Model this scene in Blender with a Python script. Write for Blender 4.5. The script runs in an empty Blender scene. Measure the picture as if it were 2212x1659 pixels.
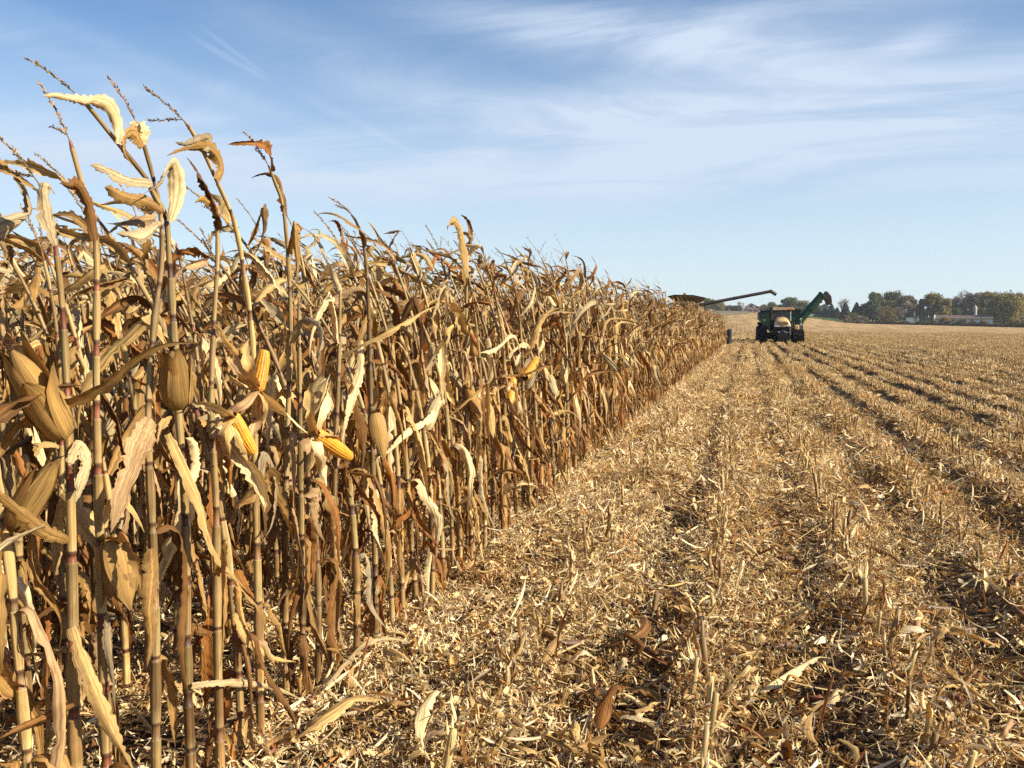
import bpy, math, random
import numpy as np
from mathutils import Vector, Matrix
R = math.radians
S = bpy.context.scene
COL = S.collection
rnd = random.Random(11)
nr = np.random.RandomState(11)

# ------------------------------------------------------------------ camera
CAM_H = 1.52
cam_d = bpy.data.cameras.new('camera')
cam = bpy.data.objects.new('camera', cam_d)
COL.objects.link(cam)
cam.location = (0, 0, CAM_H)
cam.rotation_euler = (R(90 - 3.91), 0, R(14.5))
cam_d.sensor_width = 36
cam_d.lens = 30.87
cam_d.clip_start = 0.05
cam_d.clip_end = 6000
S.camera = cam

# ------------------------------------------------------------------ sky, sun, exposure
SUN_AZ, SUN_EL = 97.0, 30.0        # azimuth from +Y (the crop rows) towards +X
world = bpy.data.worlds.new('World')
S.world = world
world.use_nodes = True
nt = world.node_tree
nt.nodes.clear()
def N(tree, kind, **kw):
    n = tree.nodes.new(kind)
    for k, v in kw.items():
        if k.startswith('i_'):
            n.inputs[k[2:].replace('_', ' ')].default_value = v
        else:
            setattr(n, k, v)
    return n
def L(tree, a, b): tree.links.new(a, b)
sky = N(nt, 'ShaderNodeTexSky', sky_type='NISHITA', sun_disc=False, sun_elevation=R(SUN_EL), sun_rotation=R(SUN_AZ),
        altitude=200, air_density=1.0, dust_density=0.35, ozone_density=2.2)
bg = N(nt, 'ShaderNodeBackground')
bg.inputs['Strength'].default_value = 0.074
wout = N(nt, 'ShaderNodeOutputWorld')
tc = N(nt, 'ShaderNodeTexCoord')
sep = N(nt, 'ShaderNodeSeparateXYZ')
L(nt, tc.outputs['Generated'], sep.inputs[0])
def M_(tree, op, a, b=None, clamp=False):
    n = tree.nodes.new('ShaderNodeMath'); n.operation = op; n.use_clamp = clamp
    for i, v in enumerate((a, b)):
        if v is None: continue
        if isinstance(v, (int, float)): n.inputs[i].default_value = v
        else: tree.links.new(v, n.inputs[i])
    return n.outputs[0]
# the cirrus layer: view direction met with a flat layer overhead
zz = M_(nt, 'ADD', M_(nt, 'MAXIMUM', sep.outputs['Z'], 0.0), 0.14)
px_ = M_(nt, 'DIVIDE', sep.outputs['X'], zz)
py_ = M_(nt, 'DIVIDE', sep.outputs['Y'], zz)
cmb = N(nt, 'ShaderNodeCombineXYZ')
L(nt, px_, cmb.inputs[0]); L(nt, py_, cmb.inputs[1])
def cloud(rot, sc, scale, detail, lo, hi, seed, dist=0.0, rough=0.5):
    mp = N(nt, 'ShaderNodeMapping')
    mp.inputs['Location'].default_value = (seed, seed * 0.7, seed * 1.3)
    mp.inputs['Rotation'].default_value = (0, 0, R(rot))
    mp.inputs['Scale'].default_value = sc
    L(nt, cmb.outputs[0], mp.inputs[0])
    nz = N(nt, 'ShaderNodeTexNoise')
    nz.inputs['Scale'].default_value = scale
    nz.inputs['Detail'].default_value = detail
    nz.inputs['Roughness'].default_value = rough
    nz.inputs['Distortion'].default_value = dist
    L(nt, mp.outputs[0], nz.inputs['Vector'])
    mr = N(nt, 'ShaderNodeMapRange', interpolation_type='SMOOTHSTEP')
    mr.inputs['From Min'].default_value = lo; mr.inputs['From Max'].default_value = hi
    L(nt, nz.outputs['Fac'], mr.inputs['Value'])
    return mr.outputs[0]
streak = cloud(38, (0.42, 1.25, 1), 1.9, 9, 0.28, 0.76, 9.1, 1.3, 0.62)    # drawn-out wisps
soft = cloud(-20, (0.7, 1.0, 1), 1.0, 6, 0.28, 0.72, 2.4, 0.9, 0.55)
azi = M_(nt, 'ARCTAN2', sep.outputs['X'], sep.outputs['Y'])
def skydir(px, py):
    d = (cam.rotation_euler.to_matrix() @ Vector(((px - 1106) / 1897, -(py - 829.5) / 1897, -1))).normalized()
    return math.atan2(d.x, d.y), d.z
# banks of thin cirrus: where in the sky, how wide, how tall, tilt, strength
cl = None
for (cx, cy_, sx, sy, rot, k) in ((1250, 70, 280, 42, -6, .75), (1700, 30, 330, 55, 0, .55), (1560, 115, 330, 45, -8, .5), (1985, 88, 60, 20, 8, .60), (2010, 225, 520, 80, 0, .8),
        (1270, 310, 360, 110, 8, .95), (1120, 400, 300, 32, 0, .55), (860, 375, 170, 28, 0, .55), (1700, 300, 420, 60, 6, .45), (240, 345, 440, 85, 0, .70), (560, 385, 240, 45, -6, .40), (120, 120, 300, 26, -18, .35),
        (380, 160, 330, 18, -16, .28), (1260, 546, 170, 8, 0, .35), (1100, 489, 90, 7, 0, .28), (1950, 400, 330, 22, 0, .38), (900, 210, 330, 45, -10, .30), (620, 60, 260, 40, -10, .22),
        (-1200, 200, 900, 120, 5, .5), (3400, 250, 900, 130, 0, .5), (3000, 600, 700, 60, 0, .3), (-2600, 350, 900, 150, 0, .5)):
    a0, z0_ = skydir(cx, cy_); sx, sy = sx / 1897 * 1.05, sy / 1897
    da = M_(nt, 'SUBTRACT', azi, a0); dz_ = M_(nt, 'SUBTRACT', sep.outputs['Z'], z0_)
    c_, s__ = math.cos(R(rot)), math.sin(R(rot))
    u = M_(nt, 'DIVIDE', M_(nt, 'ADD', M_(nt, 'MULTIPLY', da, c_), M_(nt, 'MULTIPLY', dz_, s__)), sx)
    v = M_(nt, 'DIVIDE', M_(nt, 'SUBTRACT', M_(nt, 'MULTIPLY', dz_, c_), M_(nt, 'MULTIPLY', da, s__)), sy)
    e_ = M_(nt, 'EXPONENT', M_(nt, 'MULTIPLY', M_(nt, 'ADD', M_(nt, 'MULTIPLY', u, u), M_(nt, 'MULTIPLY', v, v)), -0.8))
    e_ = M_(nt, 'MULTIPLY', e_, k * 0.85); cl = e_ if cl is None else M_(nt, 'ADD', cl, e_)
cl = M_(nt, 'MULTIPLY', cl, M_(nt, 'ADD', 0.12, M_(nt, 'ADD', M_(nt, 'MULTIPLY', streak, 0.95), M_(nt, 'MULTIPLY', soft, 0.5))), True)
# two crossing vapour trails, broken up by the noise
def trail(p, q, w, k):
    p, q = Vector(skydir(*p)), Vector(skydir(*q)); d = q - p; ln = d.length; d.normalize()
    da = M_(nt, 'SUBTRACT', azi, p.x); dz_ = M_(nt, 'SUBTRACT', sep.outputs['Z'], p.y)
    a = M_(nt, 'ADD', M_(nt, 'MULTIPLY', da, -d.y), M_(nt, 'MULTIPLY', dz_, d.x)); t = M_(nt, 'ADD', M_(nt, 'MULTIPLY', da, d.x), M_(nt, 'MULTIPLY', dz_, d.y))
    near = M_(nt, 'SUBTRACT', 1.0, M_(nt, 'DIVIDE', M_(nt, 'ABSOLUTE', a), w), True)
    m1 = N(nt, 'ShaderNodeMapRange', interpolation_type='SMOOTHSTEP'); m1.inputs['From Min'].default_value = 0; m1.inputs['From Max'].default_value = 0.4 * ln; L(nt, t, m1.inputs['Value'])
    m2 = N(nt, 'ShaderNodeMapRange', interpolation_type='SMOOTHSTEP'); m2.inputs['From Min'].default_value = ln; m2.inputs['From Max'].default_value = 0.7 * ln; L(nt, t, m2.inputs['Value'])
    return M_(nt, 'MULTIPLY', M_(nt, 'MULTIPLY', near, M_(nt, 'MULTIPLY', m1.outputs[0], m2.outputs[0])), M_(nt, 'MULTIPLY', M_(nt, 'ADD', M_(nt, 'MULTIPLY', soft, .8), 0.5), k))
for p, q, w, k in (((375, 55), (605, 188), 0.0046, 0.26), ((405, 35), (600, 180), 0.0036, 0.22), ((740, 245), (1000, 385), 0.006, 0.18), ((590, 170), (900, 330), 0.010, 0.22),
                   ((960, 360), (1110, 450), 0.005, 0.26), ((1500, 380), (1650, 445), 0.004, 0.2)):
    cl = M_(nt, 'MAXIMUM', cl, M_(nt, 'ADD', M_(nt, 'MULTIPLY', cl, 0.9), trail(p, q, w, k)), True)
fadeh = N(nt, 'ShaderNodeMapRange', interpolation_type='SMOOTHSTEP')
fadeh.inputs['From Min'].default_value = 0.01; fadeh.inputs['From Max'].default_value = 0.08
L(nt, sep.outputs['Z'], fadeh.inputs['Value'])
cl = M_(nt, 'MULTIPLY', cl, fadeh.outputs[0], True)
# milky air low over the horizon
low = N(nt, 'ShaderNodeMapRange', interpolation_type='SMOOTHSTEP')
low.inputs['From Min'].default_value = 0.34; low.inputs['From Max'].default_value = -0.02
L(nt, sep.outputs['Z'], low.inputs['Value'])
tint = N(nt, 'ShaderNodeMix', data_type='RGBA', blend_type='MULTIPLY')
tint.inputs[0].default_value = 1.0
tint.inputs[7].default_value = (0.72, 0.90, 1.04, 1)
L(nt, sky.outputs[0], tint.inputs[6])
mx0 = N(nt, 'ShaderNodeMix', data_type='RGBA')
L(nt, M_(nt, 'MULTIPLY', low.outputs[0], 0.75), mx0.inputs[0])
L(nt, tint.outputs[2], mx0.inputs[6]); mx0.inputs[7].default_value = (5.8, 6.75, 7.3, 1)
mx = N(nt, 'ShaderNodeMix', data_type='RGBA')
L(nt, cl, mx.inputs[0]); L(nt, mx0.outputs[2], mx.inputs[6]); mx.inputs[7].default_value = (4.7, 5.55, 6.75, 1)
L(nt, mx.outputs[2], bg.inputs['Color']); L(nt, bg.outputs[0], wout.inputs['Surface'])

sv = Vector((math.sin(R(SUN_AZ)) * math.cos(R(SUN_EL)), math.cos(R(SUN_AZ)) * math.cos(R(SUN_EL)), math.sin(R(SUN_EL))))
sd = bpy.data.lights.new('sun', 'SUN')
sd.energy = 5.0; sd.angle = R(0.5); sd.color = (1.0, 0.89, 0.70)
sun = bpy.data.objects.new('sun', sd); COL.objects.link(sun)
sun.rotation_euler = sv.to_track_quat('Z', 'Y').to_euler()

S.view_settings.view_transform = 'Standard'
S.view_settings.look = 'None'
S.view_settings.exposure = 0.92
S.view_settings.gamma = 1
S.view_settings.use_curve_mapping = False
S.render.engine = 'CYCLES'
cy = S.cycles
cy.max_bounces = 6; cy.diffuse_bounces = 3; cy.glossy_bounces = 2; cy.transmission_bounces = 4; cy.transparent_max_bounces = 6
cy.use_adaptive_sampling = False
cy.use_denoising = False
cy.caustics_reflective = False; cy.caustics_refractive = False
cy.sample_clamp_indirect = 4

# ------------------------------------------------------------------ picture measurements to places
F2 = 1897.0
camM = cam.rotation_euler.to_matrix()
def ray(px, py):
    """direction of a point of the photograph (measured on a 2212 x 1659 copy)"""
    return camM @ Vector(((px - 1106) / F2, -(py - 829.5) / F2, -1.0))
def on_x(px, py, X):
    d = ray(px, py); t = X / d.x
    return Vector((0, 0, CAM_H)) + d * t
def at_depth(px, py, dep): return Vector((0, 0, CAM_H)) + ray(px, py) * dep
def on_ground(px, py, z=0.0):
    d = ray(px, py); t = (z - CAM_H) / d.z
    return Vector((0, 0, CAM_H)) + d * t
def bearing(px):
    d = ray(px, 700); return math.atan2(d.x, d.y)

# ------------------------------------------------------------------ mesh builder
class MB:
    def __init__(s): s.V = []; s.F = []; s.C = []; s.U = []; s.n = 0
    def raw(s, V, F, C, U=None, mat=0):
        V = np.asarray(V, dtype=np.float32).reshape(-1, 3)
        C = np.asarray(C, dtype=np.float32)
        if C.ndim == 1: C = np.tile(C[:3], (len(V), 1))
        C = C.reshape(-1, 3)
        U = np.zeros((len(V), 3), np.float32) if U is None else np.asarray(U, np.float32).reshape(-1, 3)
        s.V.append(V); s.C.append(C); s.U.append(U)
        s.F.append((np.asarray(F, dtype=np.int32) + s.n, mat)); s.n += len(V)
    def grid(s, P, col, mat=0, wrap=False, uv=None, rv=0.0):
        a, b = P.shape[:2]
        idx = np.arange(a * b).reshape(a, b)
        if wrap: idx = np.concatenate([idx, idx[:, :1]], 1)
        F = np.stack([idx[:-1, :-1], idx[:-1, 1:], idx[1:, 1:], idx[1:, :-1]], -1).reshape(-1, 4)
        if uv is None:
            u = np.tile(np.linspace(0, 1, b), (a, 1)); v = np.tile(np.linspace(0, 1, a)[:, None], (1, b))
            uv = np.stack([u, v, np.full((a, b), rv)], -1)
        col = np.asarray(col, np.float32)
        if col.ndim == 1: col = np.tile(col, (a * b, 1))
        elif col.ndim == 2 and len(col) == a: col = np.repeat(col[:, None, :], b, 1)
        s.raw(P.reshape(-1, 3), F, col.reshape(-1, 3), uv.reshape(-1, 3), mat)
    def tube(s, pts, rad, col, sides=6, mat=0, rv=0.0, cap=True):
        pts = np.asarray(pts, float); a = len(pts)
        rad = np.broadcast_to(np.asarray(rad, float), (a,)).copy()
        T = np.gradient(pts, axis=0); T /= np.linalg.norm(T, axis=1)[:, None] + 1e-9
        ref = np.array([1.0, 0, 0]) if abs(T[0, 0]) < 0.8 else np.array([0, 1.0, 0])
        X = np.cross(T, ref); X /= np.linalg.norm(X, axis=1)[:, None] + 1e-9
        Y = np.cross(T, X)
        if cap:
            pts = np.concatenate([pts[:1], pts, pts[-1:]]); X = np.concatenate([X[:1], X, X[-1:]]); Y = np.concatenate([Y[:1], Y, Y[-1:]])
            rad = np.concatenate([[rad[0] * 0.02], rad, [rad[-1] * 0.02]])
            col = np.asarray(col, float)
            if col.ndim == 2: col = np.concatenate([col[:1], col, col[-1:]])
        th = np.linspace(0, 2 * math.pi, sides, endpoint=False)
        P = pts[:, None, :] + rad[:, None, None] * (np.cos(th)[None, :, None] * X[:, None, :] + np.sin(th)[None, :, None] * Y[:, None, :])
        ln = np.concatenate([[0], np.cumsum(np.linalg.norm(np.diff(pts, axis=0), axis=1))])
        uv = np.zeros((len(pts), sides, 3)); uv[..., 0] = np.linspace(0, 1, sides, endpoint=False)[None]; uv[..., 1] = (ln * 2)[:, None]; uv[..., 2] = rv
        s.grid(P, col, mat, True, uv)
    def build(s, name, mats, parent=None, smooth=True, link=True, loc=None):
        me = bpy.data.meshes.new(name)
        V = np.concatenate(s.V).astype(np.float32); C = np.concatenate(s.C); U = np.concatenate(s.U)
        if loc is not None: V = V - np.asarray(loc, np.float32)
        tot = np.concatenate([np.full(len(f), f.shape[1], np.int32) for f, m in s.F])
        mi = np.concatenate([np.full(len(f), m, np.int32) for f, m in s.F])
        lv = np.concatenate([f.ravel() for f, m in s.F])
        st = np.concatenate([[0], np.cumsum(tot)[:-1]]).astype(np.int32)
        me.vertices.add(len(V)); me.vertices.foreach_set('co', V.ravel())
        me.loops.add(len(lv)); me.loops.foreach_set('vertex_index', lv)
        me.polygons.add(len(tot)); me.polygons.foreach_set('loop_start', st)
        if not isinstance(mats, (list, tuple)): mats = [mats]
        for m in mats: me.materials.append(m)
        if len(mats) > 1: me.polygons.foreach_set('material_index', mi)
        me.polygons.foreach_set('use_smooth', np.full(len(tot), smooth))
        a = me.attributes.new('tone', 'FLOAT_COLOR', 'POINT')
        a.data.foreach_set('color', np.concatenate([C, np.ones((len(C), 1))], 1).astype(np.float32).ravel())
        u = me.attributes.new('fibre', 'FLOAT_VECTOR', 'POINT')
        u.data.foreach_set('vector', U.astype(np.float32).ravel())
        me.update(); me.validate()
        o = bpy.data.objects.new(name, me)
        if link: COL.objects.link(o)
        if parent is not None: o.parent = parent
        if loc is not None and parent is None: o.location = loc
        return o
def tag(o, label=None, cat=None, group=None, kind=None):
    if label: o['label'] = label
    if cat: o['category'] = cat
    if group: o['group'] = group
    if kind: o['kind'] = kind
    return o
def empty(name, loc=(0, 0, 0), rz=0.0):
    o = bpy.data.objects.new(name, None); COL.objects.link(o)
    o.location = loc; o.rotation_euler = (0, 0, rz); o.empty_display_size = 0.1
    return o
def copy_thing(src, loc, rz=0.0, sc=1.0):
    c = src.copy(); COL.objects.link(c); c.location = loc; c.rotation_euler = (0, 0, rz); c.scale = (sc, sc, sc)
    for ch in list(src.children):
        d = ch.copy(); COL.objects.link(d); d.parent = c
        for g in list(ch.children):
            e = g.copy(); COL.objects.link(e); e.parent = d
    return c

# ------------------------------------------------------------------ materials
def newmat(name):
    m = bpy.data.materials.new(name); m.use_nodes = True
    t = m.node_tree; t.nodes.clear()
    return m, t
def plant_mat(name, streak=10, rough=0.62, transl=0.28, spec=0.22, var=0.46, spots=0.7, bump=0.8):
    m, t = newmat(name)
    out = N(t, 'ShaderNodeOutputMaterial')
    at = N(t, 'ShaderNodeAttribute', attribute_name='tone')
    fb = N(t, 'ShaderNodeAttribute', attribute_name='fibre')
    oi = N(t, 'ShaderNodeObjectInfo')
    mp = N(t, 'ShaderNodeVectorMath', operation='MULTIPLY'); mp.inputs[1].default_value = (streak, 0.9, 37.0)
    L(t, fb.outputs['Vector'], mp.inputs[0])
    n1 = N(t, 'ShaderNodeTexNoise'); n1.inputs['Scale'].default_value = 1.0; n1.inputs['Detail'].default_value = 4; n1.inputs['Roughness'].default_value = 0.7
    L(t, mp.outputs[0], n1.inputs['Vector'])
    mp2 = N(t, 'ShaderNodeVectorMath', operation='MULTIPLY'); mp2.inputs[1].default_value = (5.0, 9.0, 53.0)
    L(t, fb.outputs['Vector'], mp2.inputs[0])
    n2 = N(t, 'ShaderNodeTexNoise'); n2.inputs['Scale'].default_value = 1.0; n2.inputs['Detail'].default_value = 5
    L(t, mp2.outputs[0], n2.inputs['Vector'])
    r1 = N(t, 'ShaderNodeMapRange'); r1.inputs['From Min'].default_value = 0.36; r1.inputs['From Max'].default_value = 0.64; r1.clamp = False
    r1.inputs['To Min'].default_value = 1 - var; r1.inputs['To Max'].default_value = 1 + var
    L(t, n1.outputs['Fac'], r1.inputs['Value'])
    r2 = N(t, 'ShaderNodeMapRange'); r2.inputs['From Min'].default_value = 0.55; r2.inputs['From Max'].default_value = 0.72
    r2.inputs['To Min'].default_value = 0; r2.inputs['To Max'].default_value = spots
    L(t, n2.outputs['Fac'], r2.inputs['Value'])
    ro = N(t, 'ShaderNodeMapRange'); ro.inputs['To Min'].default_value = 0.80; ro.inputs['To Max'].default_value = 1.18
    L(t, oi.outputs['Random'], ro.inputs['Value'])
    k = M_(t, 'MULTIPLY', r1.outputs[0], ro.outputs[0])
    sc = N(t, 'ShaderNodeVectorMath', operation='SCALE'); L(t, at.outputs['Color'], sc.inputs[0]); L(t, k, sc.inputs['Scale'])
    mx = N(t, 'ShaderNodeMix', data_type='RGBA', blend_type='MULTIPLY')
    L(t, r2.outputs[0], mx.inputs[0]); L(t, sc.outputs[0], mx.inputs[6]); mx.inputs[7].default_value = (0.55, 0.40, 0.28, 1)
    bs = N(t, 'ShaderNodeBsdfPrincipled'); bs.inputs['Roughness'].default_value = rough
    bs.inputs['Specular IOR Level'].default_value = spec
    L(t, mx.outputs[2], bs.inputs['Base Color'])
    bp = N(t, 'ShaderNodeBump'); bp.inputs['Strength'].default_value = bump; bp.inputs['Distance'].default_value = 0.004
    L(t, n1.outputs['Fac'], bp.inputs['Height']); L(t, bp.outputs[0], bs.inputs['Normal'])
    if transl > 0:
        tr = N(t, 'ShaderNodeBsdfTranslucent')
        wm = N(t, 'ShaderNodeMix', data_type='RGBA', blend_type='MULTIPLY'); wm.inputs[0].default_value = 1
        L(t, mx.outputs[2], wm.inputs[6]); wm.inputs[7].default_value = (1.0, 0.74, 0.42, 1)
        L(t, wm.outputs[2], tr.inputs['Color'])
        ms = N(t, 'ShaderNodeMixShader'); ms.inputs[0].default_value = transl
        L(t, bs.outputs[0], ms.inputs[1]); L(t, tr.outputs[0], ms.inputs[2]); L(t, ms.outputs[0], out.inputs['Surface'])
    else:
        L(t, bs.outputs[0], out.inputs['Surface'])
    return m
M_LEAF = plant_mat('dry_leaf', transl=0.22)
M_STALK = plant_mat('dry_stalk', streak=14, rough=0.5, transl=0, spec=0.3, var=0.42, spots=0.55, bump=0.3)
M_HUSK = plant_mat('dry_husk', streak=8, rough=0.6, transl=0.2, var=0.42, spots=0.25, bump=0.6)
M_KERNEL = plant_mat('corn_kernel', streak=9, rough=0.33, transl=0, spec=0.5, var=0.14, spots=0.15, bump=0.0)
M_TREELEAF = plant_mat('tree_leaf', streak=4, rough=0.6, transl=0.3, var=0.1, spots=0.0, bump=0)
M_BARK = plant_mat('bark', streak=12, rough=0.85, transl=0, var=0.3, spots=0.3, bump=0.3)
PLANT_MATS = [M_LEAF, M_STALK, M_HUSK, M_KERNEL]

def plain(name, col, rough=0.5, metal=0.0, spec=0.5, noise=0.12, nscale=6.0, bump=0.0, dirt=0.0):
    m, t = newmat(name)
    out = N(t, 'ShaderNodeOutputMaterial'); bs = N(t, 'ShaderNodeBsdfPrincipled')
    g = N(t, 'ShaderNodeNewGeometry') if False else N(t, 'ShaderNodeTexCoord')
    nz = N(t, 'ShaderNodeTexNoise'); nz.inputs['Scale'].default_value = nscale; nz.inputs['Detail'].default_value = 5
    L(t, g.outputs['Object'], nz.inputs['Vector'])
    mr = N(t, 'ShaderNodeMapRange'); mr.inputs['From Min'].default_value = 0.3; mr.inputs['From Max'].default_value = 0.7
    mr.inputs['To Min'].default_value = 1 - noise; mr.inputs['To Max'].default_value = 1 + noise
    L(t, nz.outputs['Fac'], mr.inputs['Value'])
    sc = N(t, 'ShaderNodeVectorMath', operation='SCALE'); sc.inputs[0].default_value = col[:3]; L(t, mr.outputs[0], sc.inputs['Scale'])
    last = sc.outputs[0]
    if dirt:
        nd = N(t, 'ShaderNodeTexNoise'); nd.inputs['Scale'].default_value = nscale * 0.5; nd.inputs['Detail'].default_value = 7
        L(t, g.outputs['Object'], nd.inputs['Vector'])
        md = N(t, 'ShaderNodeMapRange'); md.inputs['From Min'].default_value = 0.45; md.inputs['From Max'].default_value = 0.75; md.inputs['To Max'].default_value = dirt
        L(t, nd.outputs['Fac'], md.inputs['Value'])
        mm = N(t, 'ShaderNodeMix', data_type='RGBA'); L(t, md.outputs[0], mm.inputs[0]); L(t, last, mm.inputs[6]); mm.inputs[7].default_value = (0.22, 0.16, 0.09, 1)
        last = mm.outputs[2]
    L(t, last, bs.inputs['Base Color'])
    bs.inputs['Roughness'].default_value = rough; bs.inputs['Metallic'].default_value = metal; bs.inputs['Specular IOR Level'].default_value = spec
    if bump:
        bp = N(t, 'ShaderNodeBump'); bp.inputs['Strength'].default_value = bump; L(t, nz.outputs['Fac'], bp.inputs['Height']); L(t, bp.outputs[0], bs.inputs['Normal'])
    L(t, bs.outputs[0], out.inputs['Surface'])
    return m

# ------------------------------------------------------------------ terrain
def smooth(a, b, x):
    t = np.clip((x - a) / (b - a), 0, 1); return t * t * (3 - 2 * t)
E_PX = [1300, 1560, 1640, 1735, 1796, 1823, 1900, 2000, 2212, 2500]
E_Y = [674, 674, 676.5, 687, 694.5, 698.5, 700.5, 702.5, 707, 709]
D_PX = [1300, 1560, 1700, 1850, 2212, 2500]
D_M = [480, 480, 430, 350, 300, 290]
def px_of(x, y):
    b = np.arctan2(x, y) + R(14.5)
    b = np.clip(b, R(-60), R(60))
    return 1106 + F2 * np.tan(b)
def edge_d(px): return np.interp(px, D_PX, D_M)
def terr(x, y):
    x = np.asarray(x, float); y = np.asarray(y, float)
    px = px_of(x, y); r = np.hypot(x, y)
    D = np.interp(px, D_PX, D_M)
    ze = CAM_H - (np.interp(px, E_PX, E_Y) - 700) / F2 * D
    z = ze * smooth(95, D, r)
    z = z + np.clip(r - D, 0, 140) * np.interp(px, [1600, 1700, 1740, 1830, 1900, 2212], [0.004, 0.01, 0.035, 0.030, 0.012, 0.010])
    return z
def polar_mesh(name, mat, r_list, b_list, off=0.0, parent=None):
    rr, bb = np.meshgrid(r_list, b_list, indexing='ij')
    x = rr * np.sin(bb); y = rr * np.cos(bb)
    P = np.stack([x, y, terr(x, y) + off], -1)[:, ::-1]
    mb = MB(); mb.grid(P, (0.3, 0.2, 0.1))
    return mb.build(name, mat, parent)

def ground_mat():
    m, t = newmat('stubble_ground')
    out = N(t, 'ShaderNodeOutputMaterial'); bs = N(t, 'ShaderNodeBsdfPrincipled'); bs.inputs['Roughness'].default_value = 0.9
    bs.inputs['Specular IOR Level'].default_value = 0.1
    g = N(t, 'ShaderNodeNewGeometry'); sp = N(t, 'ShaderNodeSeparateXYZ'); L(t, g.outputs['Position'], sp.inputs[0])
    nf = N(t, 'ShaderNodeTexNoise'); nf.inputs['Scale'].default_value = 28; nf.inputs['Detail'].default_value = 4; L(t, g.outputs['Position'], nf.inputs['Vector'])
    nb = N(t, 'ShaderNodeTexNoise'); nb.inputs['Scale'].default_value = 1.1; nb.inputs['Detail'].default_value = 5; L(t, g.outputs['Position'], nb.inputs['Vector'])
    # residue lies in bands between the rows, ragged along their length
    ms = N(t, 'ShaderNodeMapping'); ms.inputs['Scale'].default_value = (1.0, 0.10, 1.0); L(t, g.outputs['Position'], ms.inputs[0])
    nl = N(t, 'ShaderNodeTexNoise'); nl.inputs['Scale'].default_value = 0.45; nl.inputs['Detail'].default_value = 6; nl.inputs['Roughness'].default_value = 0.6; L(t, ms.outputs[0], nl.inputs['Vector'])
    ph = M_(t, 'MULTIPLY', M_(t, 'ADD', sp.outputs['X'], 0.126 + 0.19), 2 * math.pi / 0.762)
    st = M_(t, 'MULTIPLY', M_(t, 'SINE', M_(t, 'ADD', ph, M_(t, 'MULTIPLY', nb.outputs['Fac'], 1.2))), 0.5)
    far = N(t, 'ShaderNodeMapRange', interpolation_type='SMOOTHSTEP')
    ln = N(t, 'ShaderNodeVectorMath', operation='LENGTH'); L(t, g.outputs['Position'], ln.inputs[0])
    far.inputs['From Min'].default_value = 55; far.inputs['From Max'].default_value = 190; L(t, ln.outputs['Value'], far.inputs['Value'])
    v = M_(t, 'ADD', nf.outputs['Fac'], M_(t, 'MULTIPLY', st, M_(t, 'SUBTRACT', 0.26, M_(t, 'MULTIPLY', far.outputs[0], 0.22))))
    v = M_(t, 'ADD', v, M_(t, 'MULTIPLY', M_(t, 'SUBTRACT', nl.outputs['Fac'], 0.5), 0.55))
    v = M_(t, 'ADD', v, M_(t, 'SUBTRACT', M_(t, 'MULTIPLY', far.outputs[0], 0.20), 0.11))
    rp = N(t, 'ShaderNodeValToRGB')
    e = rp.color_ramp.elements
    e[0].position = 0.30; e[0].color = (0.035, 0.020, 0.011, 1)
    e[1].position = 0.72; e[1].color = (0.50, 0.35, 0.17, 1)
    a = e.new(0.47); a.color = (0.16, 0.095, 0.045, 1)
    b_ = e.new(0.58); b_.color = (0.36, 0.235, 0.11, 1)
    L(t, v, rp.inputs[0])
    L(t, rp.outputs[0], bs.inputs['Base Color'])
    bp = N(t, 'ShaderNodeBump'); bp.inputs['Strength'].default_value = 0.9; bp.inputs['Distance'].default_value = 0.05
    L(t, v, bp.inputs['Height']); L(t, bp.outputs[0], bs.inputs['Normal']); L(t, bs.outputs[0], out.inputs['Surface'])
    return m
M_GROUND = ground_mat()
rl = np.concatenate([np.linspace(0.0, 90, 24), np.linspace(100, 640, 90), np.linspace(700, 1500, 10)])
bl = np.linspace(-math.pi, math.pi, 361)
tag(polar_mesh('ground', M_GROUND, rl, bl), kind='structure', label='harvested field covered in pale corn stubble and chaff')
def turf(name, c1_, c2_, sc):
    m, t = newmat(name)
    out = N(t, 'ShaderNodeOutputMaterial'); bs = N(t, 'ShaderNodeBsdfPrincipled'); bs.inputs['Roughness'].default_value = 0.95; bs.inputs['Specular IOR Level'].default_value = 0.1
    g = N(t, 'ShaderNodeNewGeometry'); nz = N(t, 'ShaderNodeTexNoise'); nz.inputs['Scale'].default_value = sc; nz.inputs['Detail'].default_value = 6
    L(t, g.outputs['Position'], nz.inputs['Vector'])
    rp = N(t, 'ShaderNodeValToRGB'); e = rp.color_ramp.elements; e[0].position = 0.35; e[0].color = (*c1_, 1); e[1].position = 0.65; e[1].color = (*c2_, 1)
    L(t, nz.outputs['Fac'], rp.inputs[0]); L(t, rp.outputs[0], bs.inputs['Base Color']); L(t, bs.outputs[0], out.inputs['Surface'])
    return m
def sector(name, mat, px0, px1, f0, f1, off, nb=60, nrr=20):
    """a strip of land between two distances, given by compass direction as pixel columns"""
    pxs = np.linspace(px0, px1, nb); P = np.zeros((nrr, nb, 3))
    for j, p in enumerate(pxs):
        b = bearing(p)
        for i, r in enumerate(np.linspace(f0(p), f1(p), nrr)):
            x, y = r * math.sin(b), r * math.cos(b); P[i, j] = (x, y, float(terr(x, y)) + off)
    mb = MB(); mb.grid(P[:, ::-1], (0.1, 0.1, 0.1)); return tag(mb.build(name, mat), kind='structure')
tag(sector('lawn', turf('lawn_turf', (0.05, 0.085, 0.018), (0.16, 0.19, 0.05), 0.06), 1728, 2500, lambda p: edge_d(p) + 3, lambda p: edge_d(p) + 330, 0.12),
    label='green grass around the farm buildings')
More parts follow.
